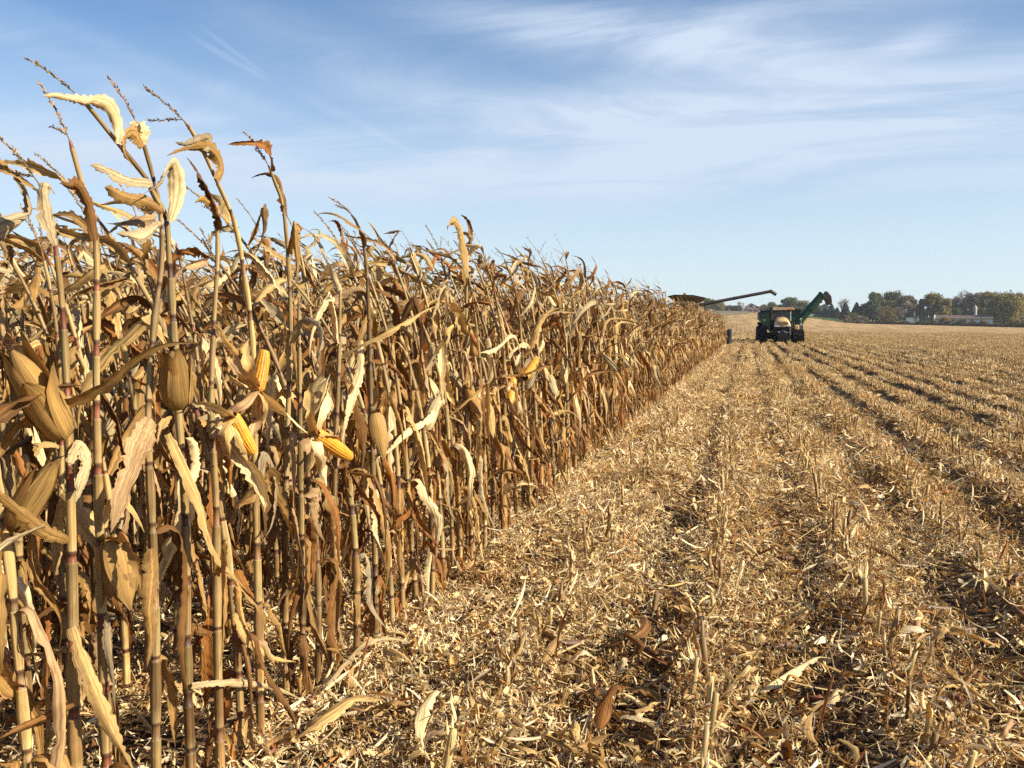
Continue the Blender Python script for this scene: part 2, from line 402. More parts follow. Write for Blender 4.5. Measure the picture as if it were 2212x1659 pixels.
tag(sector('far_field', turf('far_field_cover', (0.13, 0.115, 0.065), (0.27, 0.21, 0.13), 0.05), 1150, 1735,
    lambda p: 300 + 25 * math.sin(p * 0.02) + max(0, p - 1600) * 0.9, lambda p: edge_d(p) + 60, 0.10), label='greyish unploughed slope below the house')
# ------------------------------------------------------------------ solids for buildings and machines
class PM:
    def __init__(s): s.V = []; s.F = []
    def add(s, V, F):
        n = len(s.V); s.V += [tuple(v) for v in V]; s.F += [tuple(i + n for i in f) for f in F]; return s
    def box(s, x0, x1, y0, y1, z0, z1, M=None):
        V = [Vector((x, y, z)) for x in (x0, x1) for y in (y0, y1) for z in (z0, z1)]
        if M is not None: V = [M @ v for v in V]
        return s.add(V, [(0, 1, 3, 2), (4, 6, 7, 5), (0, 4, 5, 1), (2, 3, 7, 6), (0, 2, 6, 4), (1, 5, 7, 3)])
    def prism(s, prof, axis, a, b):
        """closed outline [(u, v)] pushed along an axis: x -> (u=y, v=z), y -> (u=x, v=z), z -> (u=x, v=y)"""
        n = len(prof)
        f = {'x': lambda u, v, w: (w, u, v), 'y': lambda u, v, w: (u, w, v), 'z': lambda u, v, w: (u, v, w)}[axis]
        V = [f(u, v, a) for u, v in prof] + [f(u, v, b) for u, v in prof]
        return s.add(V, [tuple(range(n))[::-1], tuple(range(n, 2 * n))] + [(i, (i + 1) % n, n + (i + 1) % n, n + i) for i in range(n)])
    def loft(s, rings, cap=True):
        n = len(rings[0]); V = [v for r in rings for v in r]; F = []
        for k in range(len(rings) - 1):
            for i in range(n): F.append((k * n + i, k * n + (i + 1) % n, (k + 1) * n + (i + 1) % n, (k + 1) * n + i))
        if cap: F += [tuple(range(n))[::-1], tuple(range((len(rings) - 1) * n, len(rings) * n))]
        return s.add(V, F)
    def cyl(s, p, q, r0, r1=None, n=16, cap=True):
        r1 = r0 if r1 is None else r1
        p = Vector(p); q = Vector(q); d = (q - p).normalized()
        a = d.orthogonal().normalized(); b = d.cross(a)
        return s.loft([[c + (a * math.cos(t) + b * math.sin(t)) * r for t in [2 * math.pi * i / n for i in range(n)]] for c, r in ((p, r0), (q, r1))], cap)
    def build(s, name, mat, parent=None, bevel=0.0, smooth=False, M=None):
        me = bpy.data.meshes.new(name)
        V = [M @ Vector(v) for v in s.V] if M is not None else s.V
        me.from_pydata([tuple(v) for v in V], [], s.F); me.materials.append(mat); me.update()
        import bmesh
        bm = bmesh.new(); bm.from_mesh(me); bmesh.ops.recalc_face_normals(bm, faces=bm.faces); bm.to_mesh(me); bm.free()
        if smooth: me.polygons.foreach_set('use_smooth', [True] * len(me.polygons))
        o = bpy.data.objects.new(name, me); COL.objects.link(o)
        if parent is not None: o.parent = parent
        if bevel:
            md = o.modifiers.new('edge', 'BEVEL'); md.width = bevel; md.segments = 2; md.limit_method = 'ANGLE'; md.angle_limit = R(35)
        return o

def place(ox, r):
    """ground point in the direction of a column of the full-size photograph, r metres off"""
    b = bearing(ox / 1.4756); x, y = r * math.sin(b), r * math.cos(b)
    return Vector((x, y, float(terr(x, y))))
def z_at(oy, r, p=None):
    """height of a full-size-photo line at r metres (distance along the ground)"""
    dep = r if p is None else (p.x * -math.sin(R(14.5)) + p.y * math.cos(R(14.5)))
    return CAM_H - (oy / 1.4756 - 700) / F2 * dep
def m_per_px(p):
    return (p.x * -math.sin(R(14.5)) + p.y * math.cos(R(14.5))) / F2 / 1.4756

# ------------------------------------------------------------------ trees
def limb(mb, p, q, r0, r1, col, bend=0.1, n=5, sides=5):
    p = np.array(p, float); q = np.array(q, float); d = np.linalg.norm(q - p)
    o = nr.normal(0, 1, 3) * bend * d
    t = np.linspace(0, 1, n)[:, None]
    pts = p * (1 - t) + q * t + o * np.sin(t * math.pi)
    mb.tube(pts, np.linspace(r0, r1, n), col, sides, cap=False); return pts
def tree(ox, r, top, w, kind, label, cat='tree', cols=None, seed=1, trunk_h=0.22, dens=1.0, base=None):
    p = place(ox, r); k = m_per_px(p)
    if kind in ('leafy', 'willow', 'shrub'): w = w * 1.22
    if kind == 'evergreen': w = w * 1.25
    H = z_at(top, r, p) - p.z; W = w * k
    H = max(H, 1.2)
    rs = np.random.RandomState(seed)
    root = empty({'evergreen': 'evergreen_tree', 'bare': 'bare_tree', 'shrub': 'shrub'}.get(kind, 'leafy_tree'), (p.x, p.y, p.z - 0.1))
    tag(root, label, cat, 'trees and shrubs beyond the fields')
    bark = (0.075, 0.055, 0.04)
    tm = MB(); V = []; 
    tr = 0.035 * H + 0.04
    if kind in ('leafy', 'bare', 'willow'):
        th = H * trunk_h
        tm.tube([(0, 0, -0.2), (0.02 * H, 0, th * 0.5), (0, 0.01, th)], [tr * 1.25, tr, tr * 0.85], bark, 7, cap=False)
        tips = []
        nl = 7 if kind != 'bare' else 9
        for i in range(nl):
            a = 2 * math.pi * (i + rs.rand() * 0.6) / nl; up = rs.uniform(0.5, 0.95)
            rad = W * 0.5 * rs.uniform(0.45, 0.8) * (1.15 - up * 0.6)
            q = (math.cos(a) * rad, math.sin(a) * rad, th + (H - th) * up)
            pts = limb(tm, (0, 0, th * rs.uniform(0.7, 1)), q, tr * 0.55, tr * 0.10, bark, 0.08, 6)
            for s_ in range(8 if kind != 'bare' else 22):
                b0 = pts[rs.randint(2, 6)]; d = rs.normal(0, 1, 3); d[2] = abs(d[2]) * 0.8 + 0.2; d /= np.linalg.norm(d)
                q2 = b0 + d * W * rs.uniform(0.10, 0.26)
                q2[2] = min(q2[2], H * 1.0)
                limb(tm, b0, q2, tr * 0.14, tr * 0.03, bark, 0.1, 4, 3); tips.append(q2)
                if kind == 'bare':
                    for _ in range(5):
                        d = rs.normal(0, 1, 3); d[2] = abs(d[2]); d /= np.linalg.norm(d)
                        q3 = q2 + d * W * rs.uniform(0.04, 0.11); limb(tm, q2 * 0.6 + b0 * 0.4, q3, tr * 0.05, tr * 0.015, (0.17, 0.13, 0.11), 0.1, 3, 3); tips.append(q3)
        tm.build('trunk', M_BARK, root)
    elif kind == 'evergreen':
        tm.tube([(0, 0, -0.2), (0, 0, H * 0.9)], [tr * 0.7, tr * 0.2], bark, 6, cap=False); tm.build('trunk', M_BARK, root)
    else:
        for i in range(7):
            a = rs.rand() * 6.28; limb(tm, (0, 0, -0.1), (math.cos(a) * W * 0.3, math.sin(a) * W * 0.3, H * rs.uniform(0.6, 0.95)), 0.05, 0.015, bark, 0.05, 4, 4)
        tm.build('trunk', M_BARK, root)
    # the crown: leaf clumps gathered in uneven boughs
    C = []
    if kind == 'evergreen':
        n = int(2600 * dens); t = rs.rand(n) ** 0.75; a = rs.rand(n) * 6.28
        tier = 0.78 + 0.22 * np.abs(np.sin(t * 20 + a * 2))
        rad = W * 0.5 * (1 - t) ** 0.8 * tier * np.sqrt(rs.uniform(0.25, 1, n)) + 0.08
        C = np.stack([np.cos(a) * rad, np.sin(a) * rad, 0.05 * H + t * H * 0.95], -1)
        size = np.full(n, 0.030 * H + 0.1)
    else:
        lobes = []
        nb = {'leafy': 46, 'willow': 60, 'bare': 20, 'shrub': 12}[kind]
        z0 = {'leafy': 0.06, 'willow': 0.16, 'bare': 0.40, 'shrub': 0.1}[kind] * H
        for i in range(nb):
            u = rs.rand(); a = rs.rand() * 6.28; zc = z0 + (H - z0) * (0.12 + 0.76 * u)
            prof = math.sin(math.pi * min(0.97, (0.16 + 0.74 * u))) ** 0.7
            rad = W * 0.5 * prof * math.sqrt(rs.rand()) * 0.90
            lobes.append((math.cos(a) * rad, math.sin(a) * rad, zc, W * rs.uniform(0.12, 0.24)))
        n = int({'leafy': 6500, 'willow': 8500, 'bare': 500, 'shrub': 1800}[kind] * dens)
        li = rs.randint(0, nb, n); lb = np.array(lobes)[li]
        d = rs.normal(0, 1, (n, 3)); d /= np.linalg.norm(d, axis=1)[:, None]
        rr = lb[:, 3] * rs.uniform(0.35, 1.08, n); d[:, 2] *= 0.75
        C = lb[:, :3] + d * rr[:, None]
        C[:, 2] = np.clip(C[:, 2], 0.05, H * 1.02)
        if kind == 'willow': C[:, 2] -= rs.rand(n) * 0.10 * H
        size = np.full(n, {'leafy': 0.24, 'willow': 0.24, 'bare': 0.11, 'shrub': 0.16}[kind] * (1 + 0.02 * H))
    n = len(C); size = size * rs.uniform(0.6, 1.4, n)
    A = rs.normal(0, 1, (n, 3)); A /= np.linalg.norm(A, axis=1)[:, None]
    B = np.cross(A, rs.normal(0, 1, (n, 3))); B /= np.linalg.norm(B, axis=1)[:, None]
    A *= size[:, None]; B *= size[:, None] * 0.7
    Vv = np.stack([C - A, C - B * 0.9, C + A, C + B], 1).reshape(-1, 3)
    F = np.arange(4 * n).reshape(n, 4)
    cols = np.array(cols or [(0.05, 0.07, 0.02), (0.11, 0.12, 0.03)])
    ci = rs.rand(n, 1); warm = smooth(0.0, 1.0, C[:, 2:3] / H)
    cc = cols[0] * (1 - ci) + cols[1] * ci
    if len(cols) > 2: 
        pick = (np.sin(C[:, :1] * 0.9 + seed) + np.sin(C[:, 1:2] * 0.8 + C[:, 2:3] * 0.7) + rs.normal(0, 0.5, (n, 1))) > 0.7
        cc = np.where(pick, cols[2], cc)
    cm = MB(); cm.raw(Vv, F, np.repeat(cc * rs.uniform(0.95, 1.6, (n, 1)), 4, 0))
    cm.build('crown', M_TREELEAF, root, smooth=False)
    return root
OLIVE = [(0.075, 0.098, 0.032), (0.145, 0.165, 0.05)]
YEL = [(0.12, 0.12, 0.04), (0.21, 0.19, 0.06), (0.29, 0.23, 0.07)]
DARK = [(0.028, 0.042, 0.034), (0.060, 0.080, 0.055)]
BROWN = [(0.11, 0.095, 0.065), (0.18, 0.145, 0.09)]
PALE = [(0.19, 0.16, 0.13), (0.27, 0.22, 0.18)]
DG = [(0.05, 0.075, 0.035), (0.10, 0.125, 0.05)]
def c5(x): return 2600 + x / 3.331
def t5(y): return 880 + y / 3.331
def c4(x): return 2300 + x / 5.53
def t4(y): return 900 + y / 5.53
T = [
 (c5(290), 470, t5(240), 46, 'bare', 'pale bare tree rising behind the dark spruces', PALE),
 (c5(30), 430, t5(345), 30, 'evergreen', 'dark spruce in front of the grey gabled house', DARK),
 (c5(95), 428, t5(330), 32, 'evergreen', 'dark spruce right of the grey gabled house', DARK),
 (c5(165), 426, t5(300), 32, 'evergreen', 'tall dark spruce under the grain spout', DARK),
 (c5(225), 424, t5(335), 28, 'evergreen', 'short dark spruce ending the spruce row', DARK),
 (c5(312), 410, t5(285), 36, 'evergreen', 'dark conical spruce before the pale bare tree', DARK),
 (c5(430), 400, t5(283), 40, 'evergreen', 'broad dark spruce with a pointed top', DARK),
 (c5(520), 400, t5(288), 40, 'leafy', 'dark round tree beside the tall green pair', DG),
 (c5(600), 385, t5(250), 40, 'leafy', 'dark tree low under the tall green pair', DG),
 (c5(640), 400, t5(148), 50, 'leafy', 'tall green tree, first of the tall pair', OLIVE),
 (c5(800), 402, t5(148), 56, 'leafy', 'tall olive green tree, second of the tall pair', OLIVE),
 (c5(720), 352, t5(318), 58, 'shrub', 'broad olive brown bush at the field edge', [(0.11, 0.095, 0.035), (0.20, 0.145, 0.06)]),
 (c5(960), 392, t5(172), 56, 'leafy', 'tall brownish half bare tree beside the white shed', BROWN),
 (c5(900), 365, t5(330), 46, 'bare', 'grey purple bare tree left of the white shed', PALE),
 (c5(1110), 400, t5(248), 36, 'evergreen', 'dark pointed tree next to the round green tree', DARK),
 (c5(1235), 392, t5(168), 58, 'leafy', 'large round green tree behind the long barn end', [(0.065, 0.08, 0.022), (0.13, 0.13, 0.035), (0.18, 0.16, 0.04)]),
 (c5(1375), 388, t5(225), 40, 'leafy', 'yellow edged tree above the barn gable', YEL),
 (c5(1485), 405, t5(335), 34, 'shrub', 'bright green shrub behind the barn roof', [(0.06, 0.09, 0.02), (0.12, 0.15, 0.035)]),
 (c5(1500), 430, t5(205), 50, 'leafy', 'purplish brown tree behind the barn roof', BROWN),
 (c5(1570), 440, t5(143), 62, 'bare', 'tallest bare tree with a spreading grey crown', BROWN),
 (c5(1680), 430, t5(160), 60, 'leafy', 'brown thinning tree above the silo', BROWN),
 (c5(1790), 425, t5(350), 46, 'leafy', 'dark purple low tree right of the silo', [(0.035, 0.02, 0.022), (0.07, 0.04, 0.035)]),
 (c5(1835), 400, t5(153), 56, 'leafy', 'tall yellow green tree beside the big willow', YEL),
 (c5(1995), 355, t5(160), 100, 'willow', 'big yellow willow with a thick forked trunk', YEL),
 (c5(2125), 400, t5(178), 60, 'leafy', 'amber tree beyond the big willow', YEL),
 (c5(2210), 410, t5(172), 62, 'bare', 'bare grey tree right of the big willow', PALE),
 (c5(2200), 380, t5(330), 50, 'shrub', 'orange yellow shrub by the grey shed', YEL),
 (c5(330), 352, t5(418), 26, 'shrub', 'brown field edge bush on the bright grass', BROWN),
 (c5(385), 360, t5(365), 36, 'shrub', 'olive bush before the broad dark spruce', OLIVE),
 (c5(500), 345, t5(412), 34, 'shrub', 'low tan bush at the field edge', PALE),
 (c5(1350), 335, t5(430), 34, 'shrub', 'yellow brown bush before the barn gable', [(0.13, 0.10, 0.03), (0.24, 0.17, 0.05)]),
 (c5(1540), 322, t5(462), 36, 'shrub', 'dark green bush in front of the long barn', DG),
 (c5(1780), 318, t5(475), 26, 'shrub', 'small yellow bush before the barn far end', YEL),
 (c5(1400), 325, t5(470), 30, 'shrub', 'low brown bush under the barn gable', BROWN),
 (c5(2100), 320, t5(440), 40, 'shrub', 'yellow bush right of the willow trunk', YEL),
 (c4(-230), 520, t4(280), 34, 'leafy', 'green tree behind the auger beside the grain tank', OLIVE),
 (c4(-60), 505, t4(350), 34, 'leafy', 'yellow green tree at the top of the slope', YEL),
 (c4(0), 515, t4(355), 30, 'evergreen', 'dark spruce left of the pale house', DARK),
 (c4(85), 520, t4(415), 26, 'leafy', 'small olive tree left of the pale house', OLIVE),
 (c4(140), 525, t4(408), 24, 'leafy', 'small dark tree left of the pale house', DG),
 (c4(240), 510, t4(415), 36, 'leafy', 'low round dark tree beside the chimney', DG),
 (c4(310), 560, t4(342), 24, 'bare', 'pale bare tree beside the chimney', PALE),
 (c4(735), 520, t4(388), 22, 'leafy', 'yellow green tree right of the red roof', YEL),
 (c4(810), 525, t4(405), 20, 'leafy', 'small yellow tree right of the red roof', YEL),
 (c4(890), 515, t4(348), 28, 'leafy', 'round olive tree above the tractor cab', OLIVE),
 (c4(985), 520, t4(372), 24, 'leafy', 'orange brown tree above the tractor cab', [(0.22, 0.11, 0.05), (0.30, 0.17, 0.08)]),
 (c4(1120), 480, t4(290), 36, 'leafy', 'dark green tree behind the cab roof', OLIVE),
 (c4(1240), 478, t4(265), 52, 'leafy', 'largest green tree behind the tractor', OLIVE),
 (c4(1390), 480, t4(318), 36, 'leafy', 'green tree between the cab and the auger', OLIVE),
 (c4(1490), 500, t4(322), 30, 'bare', 'pale thin tree seen over the grain cart', [(0.12, 0.13, 0.06), (0.2, 0.2, 0.1)]),
 (c4(1570), 480, t4(345), 26, 'leafy', 'green tree behind the grain cart auger', OLIVE),
 (c4(1660), 455, t4(375), 26, 'leafy', 'dark tree below the grain cart auger', DG),
]
for i, (ox, r, top, w, kind, lab, cols) in enumerate(T):
    tree(ox, r, top, w, kind, lab, 'shrub' if kind == 'shrub' else 'tree', cols, seed=100 + i)
# more tree tops beyond the left slope, low behind the corn
fw = MB(); rs = np.random.RandomState(8); n = 26000
pxs = np.concatenate([rs.uniform(1690, 2360, n // 2), rs.uniform(1690, 2360, n - n // 2)]); C = np.zeros((n, 3))
for i in range(n):
    b = bearing(pxs[i]); r = 560 + 30 * rs.rand(); x, y = r * math.sin(b), r * math.cos(b)
    C[i] = (x, y, float(terr(x, y)) + rs.rand() * (4.5 + 2.2 * math.sin(pxs[i] * .05) + 1.6 * math.sin(pxs[i] * .13 + 1)) * (1 if pxs[i] > 1840 else .55))
A = rs.normal(0, 1, (n, 3)); A /= np.linalg.norm(A, axis=1)[:, None]; B = np.cross(A, rs.normal(0, 1, (n, 3))); B /= np.linalg.norm(B, axis=1)[:, None]; A *= 0.62; B *= 0.42
wc = np.array([(0.05, 0.055, 0.035), (0.09, 0.075, 0.045), (0.06, 0.07, 0.035), (0.11, 0.085, 0.06)])[rs.randint(0, 4, n)]
fw.raw(np.stack([C - A, C - B, C + A, C + B], 1).reshape(-1, 3), np.arange(4 * n).reshape(n, 4), np.repeat(wc, 4, 0))
tag(fw.build('far_woods', M_TREELEAF, smooth=False), 'low far woodland behind the farm buildings', kind='stuff')
# rank weeds along the far edge of the field
wm = MB(); rs = np.random.RandomState(5); n = 16000
pxs = rs.uniform(1825, 2330, n); C = np.zeros((n, 3)); 
for i in range(n):
    b = bearing(pxs[i]); r = edge_d(pxs[i]) + 1 + 9 * rs.rand() ** 1.5
    x, y = r * math.sin(b), r * math.cos(b); C[i] = (x, y, float(terr(x, y)))
hh = (0.35 + 0.45 * np.sin(pxs * 0.11) ** 2 + 0.35 * np.sin(pxs * 0.033 + 1) ** 2) 
C[:, 2] += rs.rand(n) * hh * 1.5 * smooth(1815, 1900, pxs)
A = rs.normal(0, 1, (n, 3)); A /= np.linalg.norm(A, axis=1)[:, None]; B = np.cross(A, rs.normal(0, 1, (n, 3))); B /= np.linalg.norm(B, axis=1)[:, None]
A *= 0.26; B *= 0.16
wc = np.array([(0.055, 0.042, 0.028), (0.10, 0.07, 0.04), (0.06, 0.065, 0.03), (0.13, 0.10, 0.05)])[rs.randint(0, 4, n)]
wm.raw(np.stack([C - A, C - B, C + A, C + B], 1).reshape(-1, 3), np.arange(4 * n).reshape(n, 4), np.repeat(wc, 4, 0))
tag(wm.build('weeds', M_TREELEAF, smooth=False), 'brown weedy growth along the far field edge', kind='stuff')

# ------------------------------------------------------------------ far buildings
def frame_at(ox, r):
    """position and a turn that makes local -Y face the camera"""
    p = place(ox, r); b = bearing(ox / 1.4756)
    return p, -b
W_WHITE = plain('white_boards', (0.78, 0.77, 0.75), 0.7, noise=0.08)
W_CREAM = plain('cream_render', (0.80, 0.70, 0.64), 0.8, noise=0.08)
W_GREY = plain('grey_boards', (0.42, 0.43, 0.43), 0.7)
R_RED = plain('brown_red_shingle', (0.20, 0.10, 0.07), 0.8, noise=0.25, nscale=3)
R_TAN = plain('rusty_roof_sheet', (0.13, 0.09, 0.07), 0.7, noise=0.3, nscale=1.2)
R_GREY = plain('grey_shingle', (0.30, 0.31, 0.32), 0.8, noise=0.15)
BLUEW = plain('weathered_white_block', (0.58, 0.60, 0.68), 0.8, noise=0.12, nscale=1.5)
DARKG = plain('dark_window_glass', (0.02, 0.022, 0.025), 0.15)
CONC = plain('silo_stave', (0.46, 0.42, 0.38), 0.85, noise=0.12, nscale=2)
def window(parent, x, z, w, h, y, arch=False):
    pm = PM()
    prof = [(x - w / 2, z), (x + w / 2, z), (x + w / 2, z + h)]
    if arch: prof = [(x - w / 2, z), (x + w / 2, z)] + [(x + math.cos(t) * w / 2, z + h - w / 2 * 0.8 + math.sin(t) * w / 2 * 0.8) for t in np.linspace(0, math.pi, 9)]
    else: prof.append((x - w / 2, z + h))
    pm.prism(prof, 'y', y - 0.06, y + 0.05); o = pm.build('window', DARKG, parent)
    if not arch:
        PM().box(x - w / 2 - .08, x + w / 2 + .08, y - 0.10, y - 0.03, z - 0.1, z).build('sill', W_WHITE, o)
        PM().box(x - w / 2 - .08, x + w / 2 + .08, y - 0.10, y - 0.03, z + h, z + h + 0.1).build('lintel', W_WHITE, o)
    return o
# the pale house with the red roof
p, rz = frame_at(c4(505), 520); k = m_per_px(p) / 5.53 * 1.0
h = empty('farmhouse', p, rz); tag(h, 'pale two storey house with red brown roof and tall chimney', 'house')
X = lambda x: (x - 505) * k
Z = lambda y: z_at(t4(y), 520, p) - p.z
PM().prism([(X(405), -0.5), (X(600), -0.5), (X(600), Z(420)), (X(515), Z(378)), (X(405), Z(435))], 'y', -3, 6).build('gable_wall', W_CREAM, h)
PM().box(X(332), X(655), -5.0, 6, -0.5, Z(480)).build('wall', W_CREAM, h)
PM().box(X(365), X(402), -3.6, -1.8, 0, Z(372)).box(X(360), X(407), -3.8, -1.6, Z(378), Z(370)).build('chimney', W_CREAM, h, 0.05)
rf = PM(); rf.prism([(X(395), Z(440)), (X(513), Z(372)), (X(517), Z(372)), (X(650), Z(440)), (X(650), Z(446)), (X(515), Z(380)), (X(395), Z(448))], 'y', -3.6, 7); rf.build('roof', R_RED, h)
rf = PM(); rf.prism([(-5.6, Z(487)), (-5.6, Z(482)), (1, Z(425)), (6, Z(425)), (6.5, Z(487))], 'x', X(600), X(690)); rf.build('roof', R_RED, h)
rf = PM(); rf.prism([(-5.6, Z(486)), (-5.6, Z(481)), (-3.02, Z(462)), (-3.02, Z(486))], 'x', X(405), X(600)); rf.build('porch_roof', R_RED, h)
window(h, X(515), Z(445), 1.6, 1.5, -3); window(h, X(430), Z(500), 1.6, 1.2, -5.0); window(h, X(500), Z(535), 2.6, Z(490) - Z(535), -5.0, True); window(h, X(592), Z(540), 3.0, Z(492) - Z(540), -5.0, True)
# the grey gabled house behind the spout
p, rz = frame_at(c4(1800), 500); k = m_per_px(p) / 5.53
h = empty('farmhouse', p, rz); tag(h, 'light grey gabled house half hidden by dark spruces', 'house')
X = lambda x: (x - 1800) * k
Z = lambda y: z_at(t4(y), 500, p) - p.z
PM().prism([(X(1690), -0.5), (X(1930), -0.5), (X(1930), Z(445)), (X(1800), Z(392)), (X(1690), Z(440))], 'y', -4, 5).build('wall', W_GREY, h)
PM().prism([(X(1678), Z(452)), (X(1800), Z(386)), (X(1945), Z(452)), (X(1945), Z(458)), (X(1800), Z(394)), (X(1678), Z(458))], 'y', -4.8, 6).build('roof', R_GREY, h)
window(h, X(1800), Z(450), 1.2, 1.3, -4); window(h, X(1730), Z(520), 1.4, 1.4, -4); window(h, X(1860), Z(520), 1.4, 1.4, -4)
# low long barn
p, rz = frame_at(c5(1565), 350); k = m_per_px(p) / 3.331
h = empty('long_barn', p, rz + 0.0); tag(h, 'long low barn with rusty roof and pale blue white wall', 'barn')
X = lambda x: (x - 1565) * k
Z = lambda y: z_at(t5(y), 350, p) - p.z
PM().box(X(1290), X(1838), -2.5, 4, -0.6, Z(455)).build('wall', BLUEW, h)
PM().prism([(-3.0, Z(459)), (-3.0, Z(452)), (-0.5, Z(424)), (1.0, Z(415)), (2.5, Z(424)), (4.5, Z(459))], 'x', X(1300), X(1842)).build('roof', R_TAN, h)
PM().prism([(-3.1, -0.6), (-3.1, Z(465)), (-2.0, Z(430)), (0.6, Z(412)), (3.2, Z(430)), (4.3, Z(465)), (4.3, -0.6)], 'x', X(1288), X(1300)).build('gable_wall', BLUEW, h)
for i, x in enumerate(range(1380, 1830, 90)): window(h, X(x), Z(485), 0.8, 0.7, -2.5)
# white shed
p, rz = frame_at(c5(1035), 385); k = m_per_px(p) / 3.331
h = empty('shed', p, rz); tag(h, 'small white shed between the brown tree and the round tree', 'shed')
X = lambda x: (x - 1035) * k
Z = lambda y: z_at(t5(y), 385, p) - p.z
PM().box(X(965), X(1090), -2, 4, -0.5, Z(440)).build('wall', W_WHITE, h)
PM().prism([(X(960), Z(443)), (X(960), Z(438)), (X(1060), Z(418)), (X(1096), Z(413)), (X(1096), Z(443))], 'y', -2.3, 4.2).build('roof', R_TAN, h)
PM().prism([(X(1040), Z(478)), (X(1075), Z(478)), (X(1075), Z(446)), (X(1040), Z(446))], 'y', -2.08, -1.9).build('door', R_GREY, h)
# white building between trunks
p, rz = frame_at(c5(1622), 470); k = m_per_px(p) / 3.331
h = empty('farmhouse', p, rz); tag(h, 'small white house glimpsed between trunks left of the silo', 'house')
X = lambda x: (x - 1622) * k
Z = lambda y: z_at(t5(y), 470, p) - p.z
PM().box(X(1590), X(1665), -2, 5, -0.5, Z(365)).build('wall', W_WHITE, h)
PM().prism([(-2.6, Z(367)), (-2.6, Z(360)), (1.5, Z(335)), (5.6, Z(360)), (5.6, Z(367))], 'x', X(1584), X(1671)).build('roof', R_GREY, h)
window(h, X(1610), Z(392), 0.9, 1.2, -2); window(h, X(1640), Z(392), 0.9, 1.2, -2)
# silo
p, rz = frame_at(c5(1690), 395); k = m_per_px(p) / 3.331
h = empty('silo', p, rz); tag(h, 'narrow pale silo with a pointed cap behind the barn roof', 'silo')
Z = lambda y: z_at(t5(y), 395, p) - p.z
PM().cyl((0, 0, -0.5), (0, 0, Z(345)), 18 * k, 17 * k, 20).build('silo_wall', CONC, h, smooth=False)
PM().cyl((0, 0, Z(345)), (0, 0, Z(322)), 17.6 * k, 11 * k, 20).cyl((0, 0, Z(322)), (0, 0, Z(306)), 11 * k, 1.2 * k, 20).build('cap', CONC, h)
for i in range(9):
    z = -0.2 + i * (Z(348) / 9); PM().cyl((0, 0, z), (0, 0, z + 0.08), 18.6 * k, 18.6 * k, 20).build('hoop', R_GREY, h)
# grey shed on the right edge
p, rz = frame_at(c5(2170), 385); k = m_per_px(p) / 3.331
h = empty('shed', p, rz); tag(h, 'grey metal shed right of the big willow', 'shed')
X = lambda x: (x - 2170) * k
Z = lambda y: z_at(t5(y), 385, p) - p.z
PM().box(X(2120), X(2290), -2, 4, -0.5, Z(440)).build('wall', BLUEW, h)
PM().prism([(-2.5, Z(443)), (-2.5, Z(438)), (1, Z(425)), (4.6, Z(438)), (4.6, Z(443))], 'x', X(2116), X(2295)).build('roof', R_GREY, h)
PM().box(X(2165), X(2200), -2.1, -1.95, 0.0, Z(450)).build('door', R_RED, h); window(h, X(2140), Z(465), 0.8, 0.8, -2); window(h, X(2225), Z(465), 0.8, 0.8, -2)
# farm implement parked under the trees
p, rz = frame_at(c5(1905), 352); k = m_per_px(p) / 3.331
h = empty('farm_wagon', p, rz); tag(h, 'dark wagon parked between the barn and the willow', 'wagon')
BLACK = plain('black_rubber', (0.007, 0.007, 0.008), 0.85, spec=0.2, noise=0.2)
PM().box(-2.3, 2.3, -0.8, 0.8, 0.75, 0.95).box(-2.3, 2.3, -0.8, -0.72, 0.95, 1.6).box(-2.3, 2.3, 0.72, 0.8, 0.95, 1.6).build('wagon_bed', plain('dull_brown_paint', (0.06, 0.035, 0.03), 0.7), h)
for sx in (-1.6, 1.6):
    for sy in (-0.9, 0.9): PM().cyl((sx, sy - 0.1, 0.45), (sx, sy + 0.1, 0.45), 0.48).build('wheel', BLACK, h)
# white rail fence
p0 = place(c4(1475), 440); p1 = place(c4(1660), 432)
h = empty('rail_fence', p0); tag(h, 'white rail fence on the grass below the auger', 'fence')
d = p1 - p0
for i in range(9):
    q = d * (i / 8); PM().box(q.x - .08, q.x + .08, q.y - .08, q.y + .08, q.z - .2, q.z + 1.25).build('post', W_WHITE, h)
for z in (0.45, 0.95):
    M = Matrix.Translation((0, 0, z)) @ d.to_track_quat('X', 'Z').to_matrix().to_4x4()
    PM().box(0, d.length, -0.13, -0.085, -0.07, 0.07).build('rail', W_WHITE, h, M=M)
# white drive below the house
tag(sector('driveway', plain('pale_gravel', (0.55, 0.52, 0.48), 0.9), c4(540) / 1.4756, c4(700) / 1.4756, lambda p: edge_d(p) + 4, lambda p: edge_d(p) + 11, 0.25, 12, 4), 'pale gravel drive below the house')
pp = place(c4(132), 484); pp.z += 0.1
h = empty('marker_post', pp); PM().box(-.12, .12, -.12, .12, -.3, 1.1).box(-.2, .2, -.15, .15, 1.1, 1.35).build('post', W_WHITE, h); tag(h, 'small white post at the top of the slope', 'post')
HAZE = 0.0002
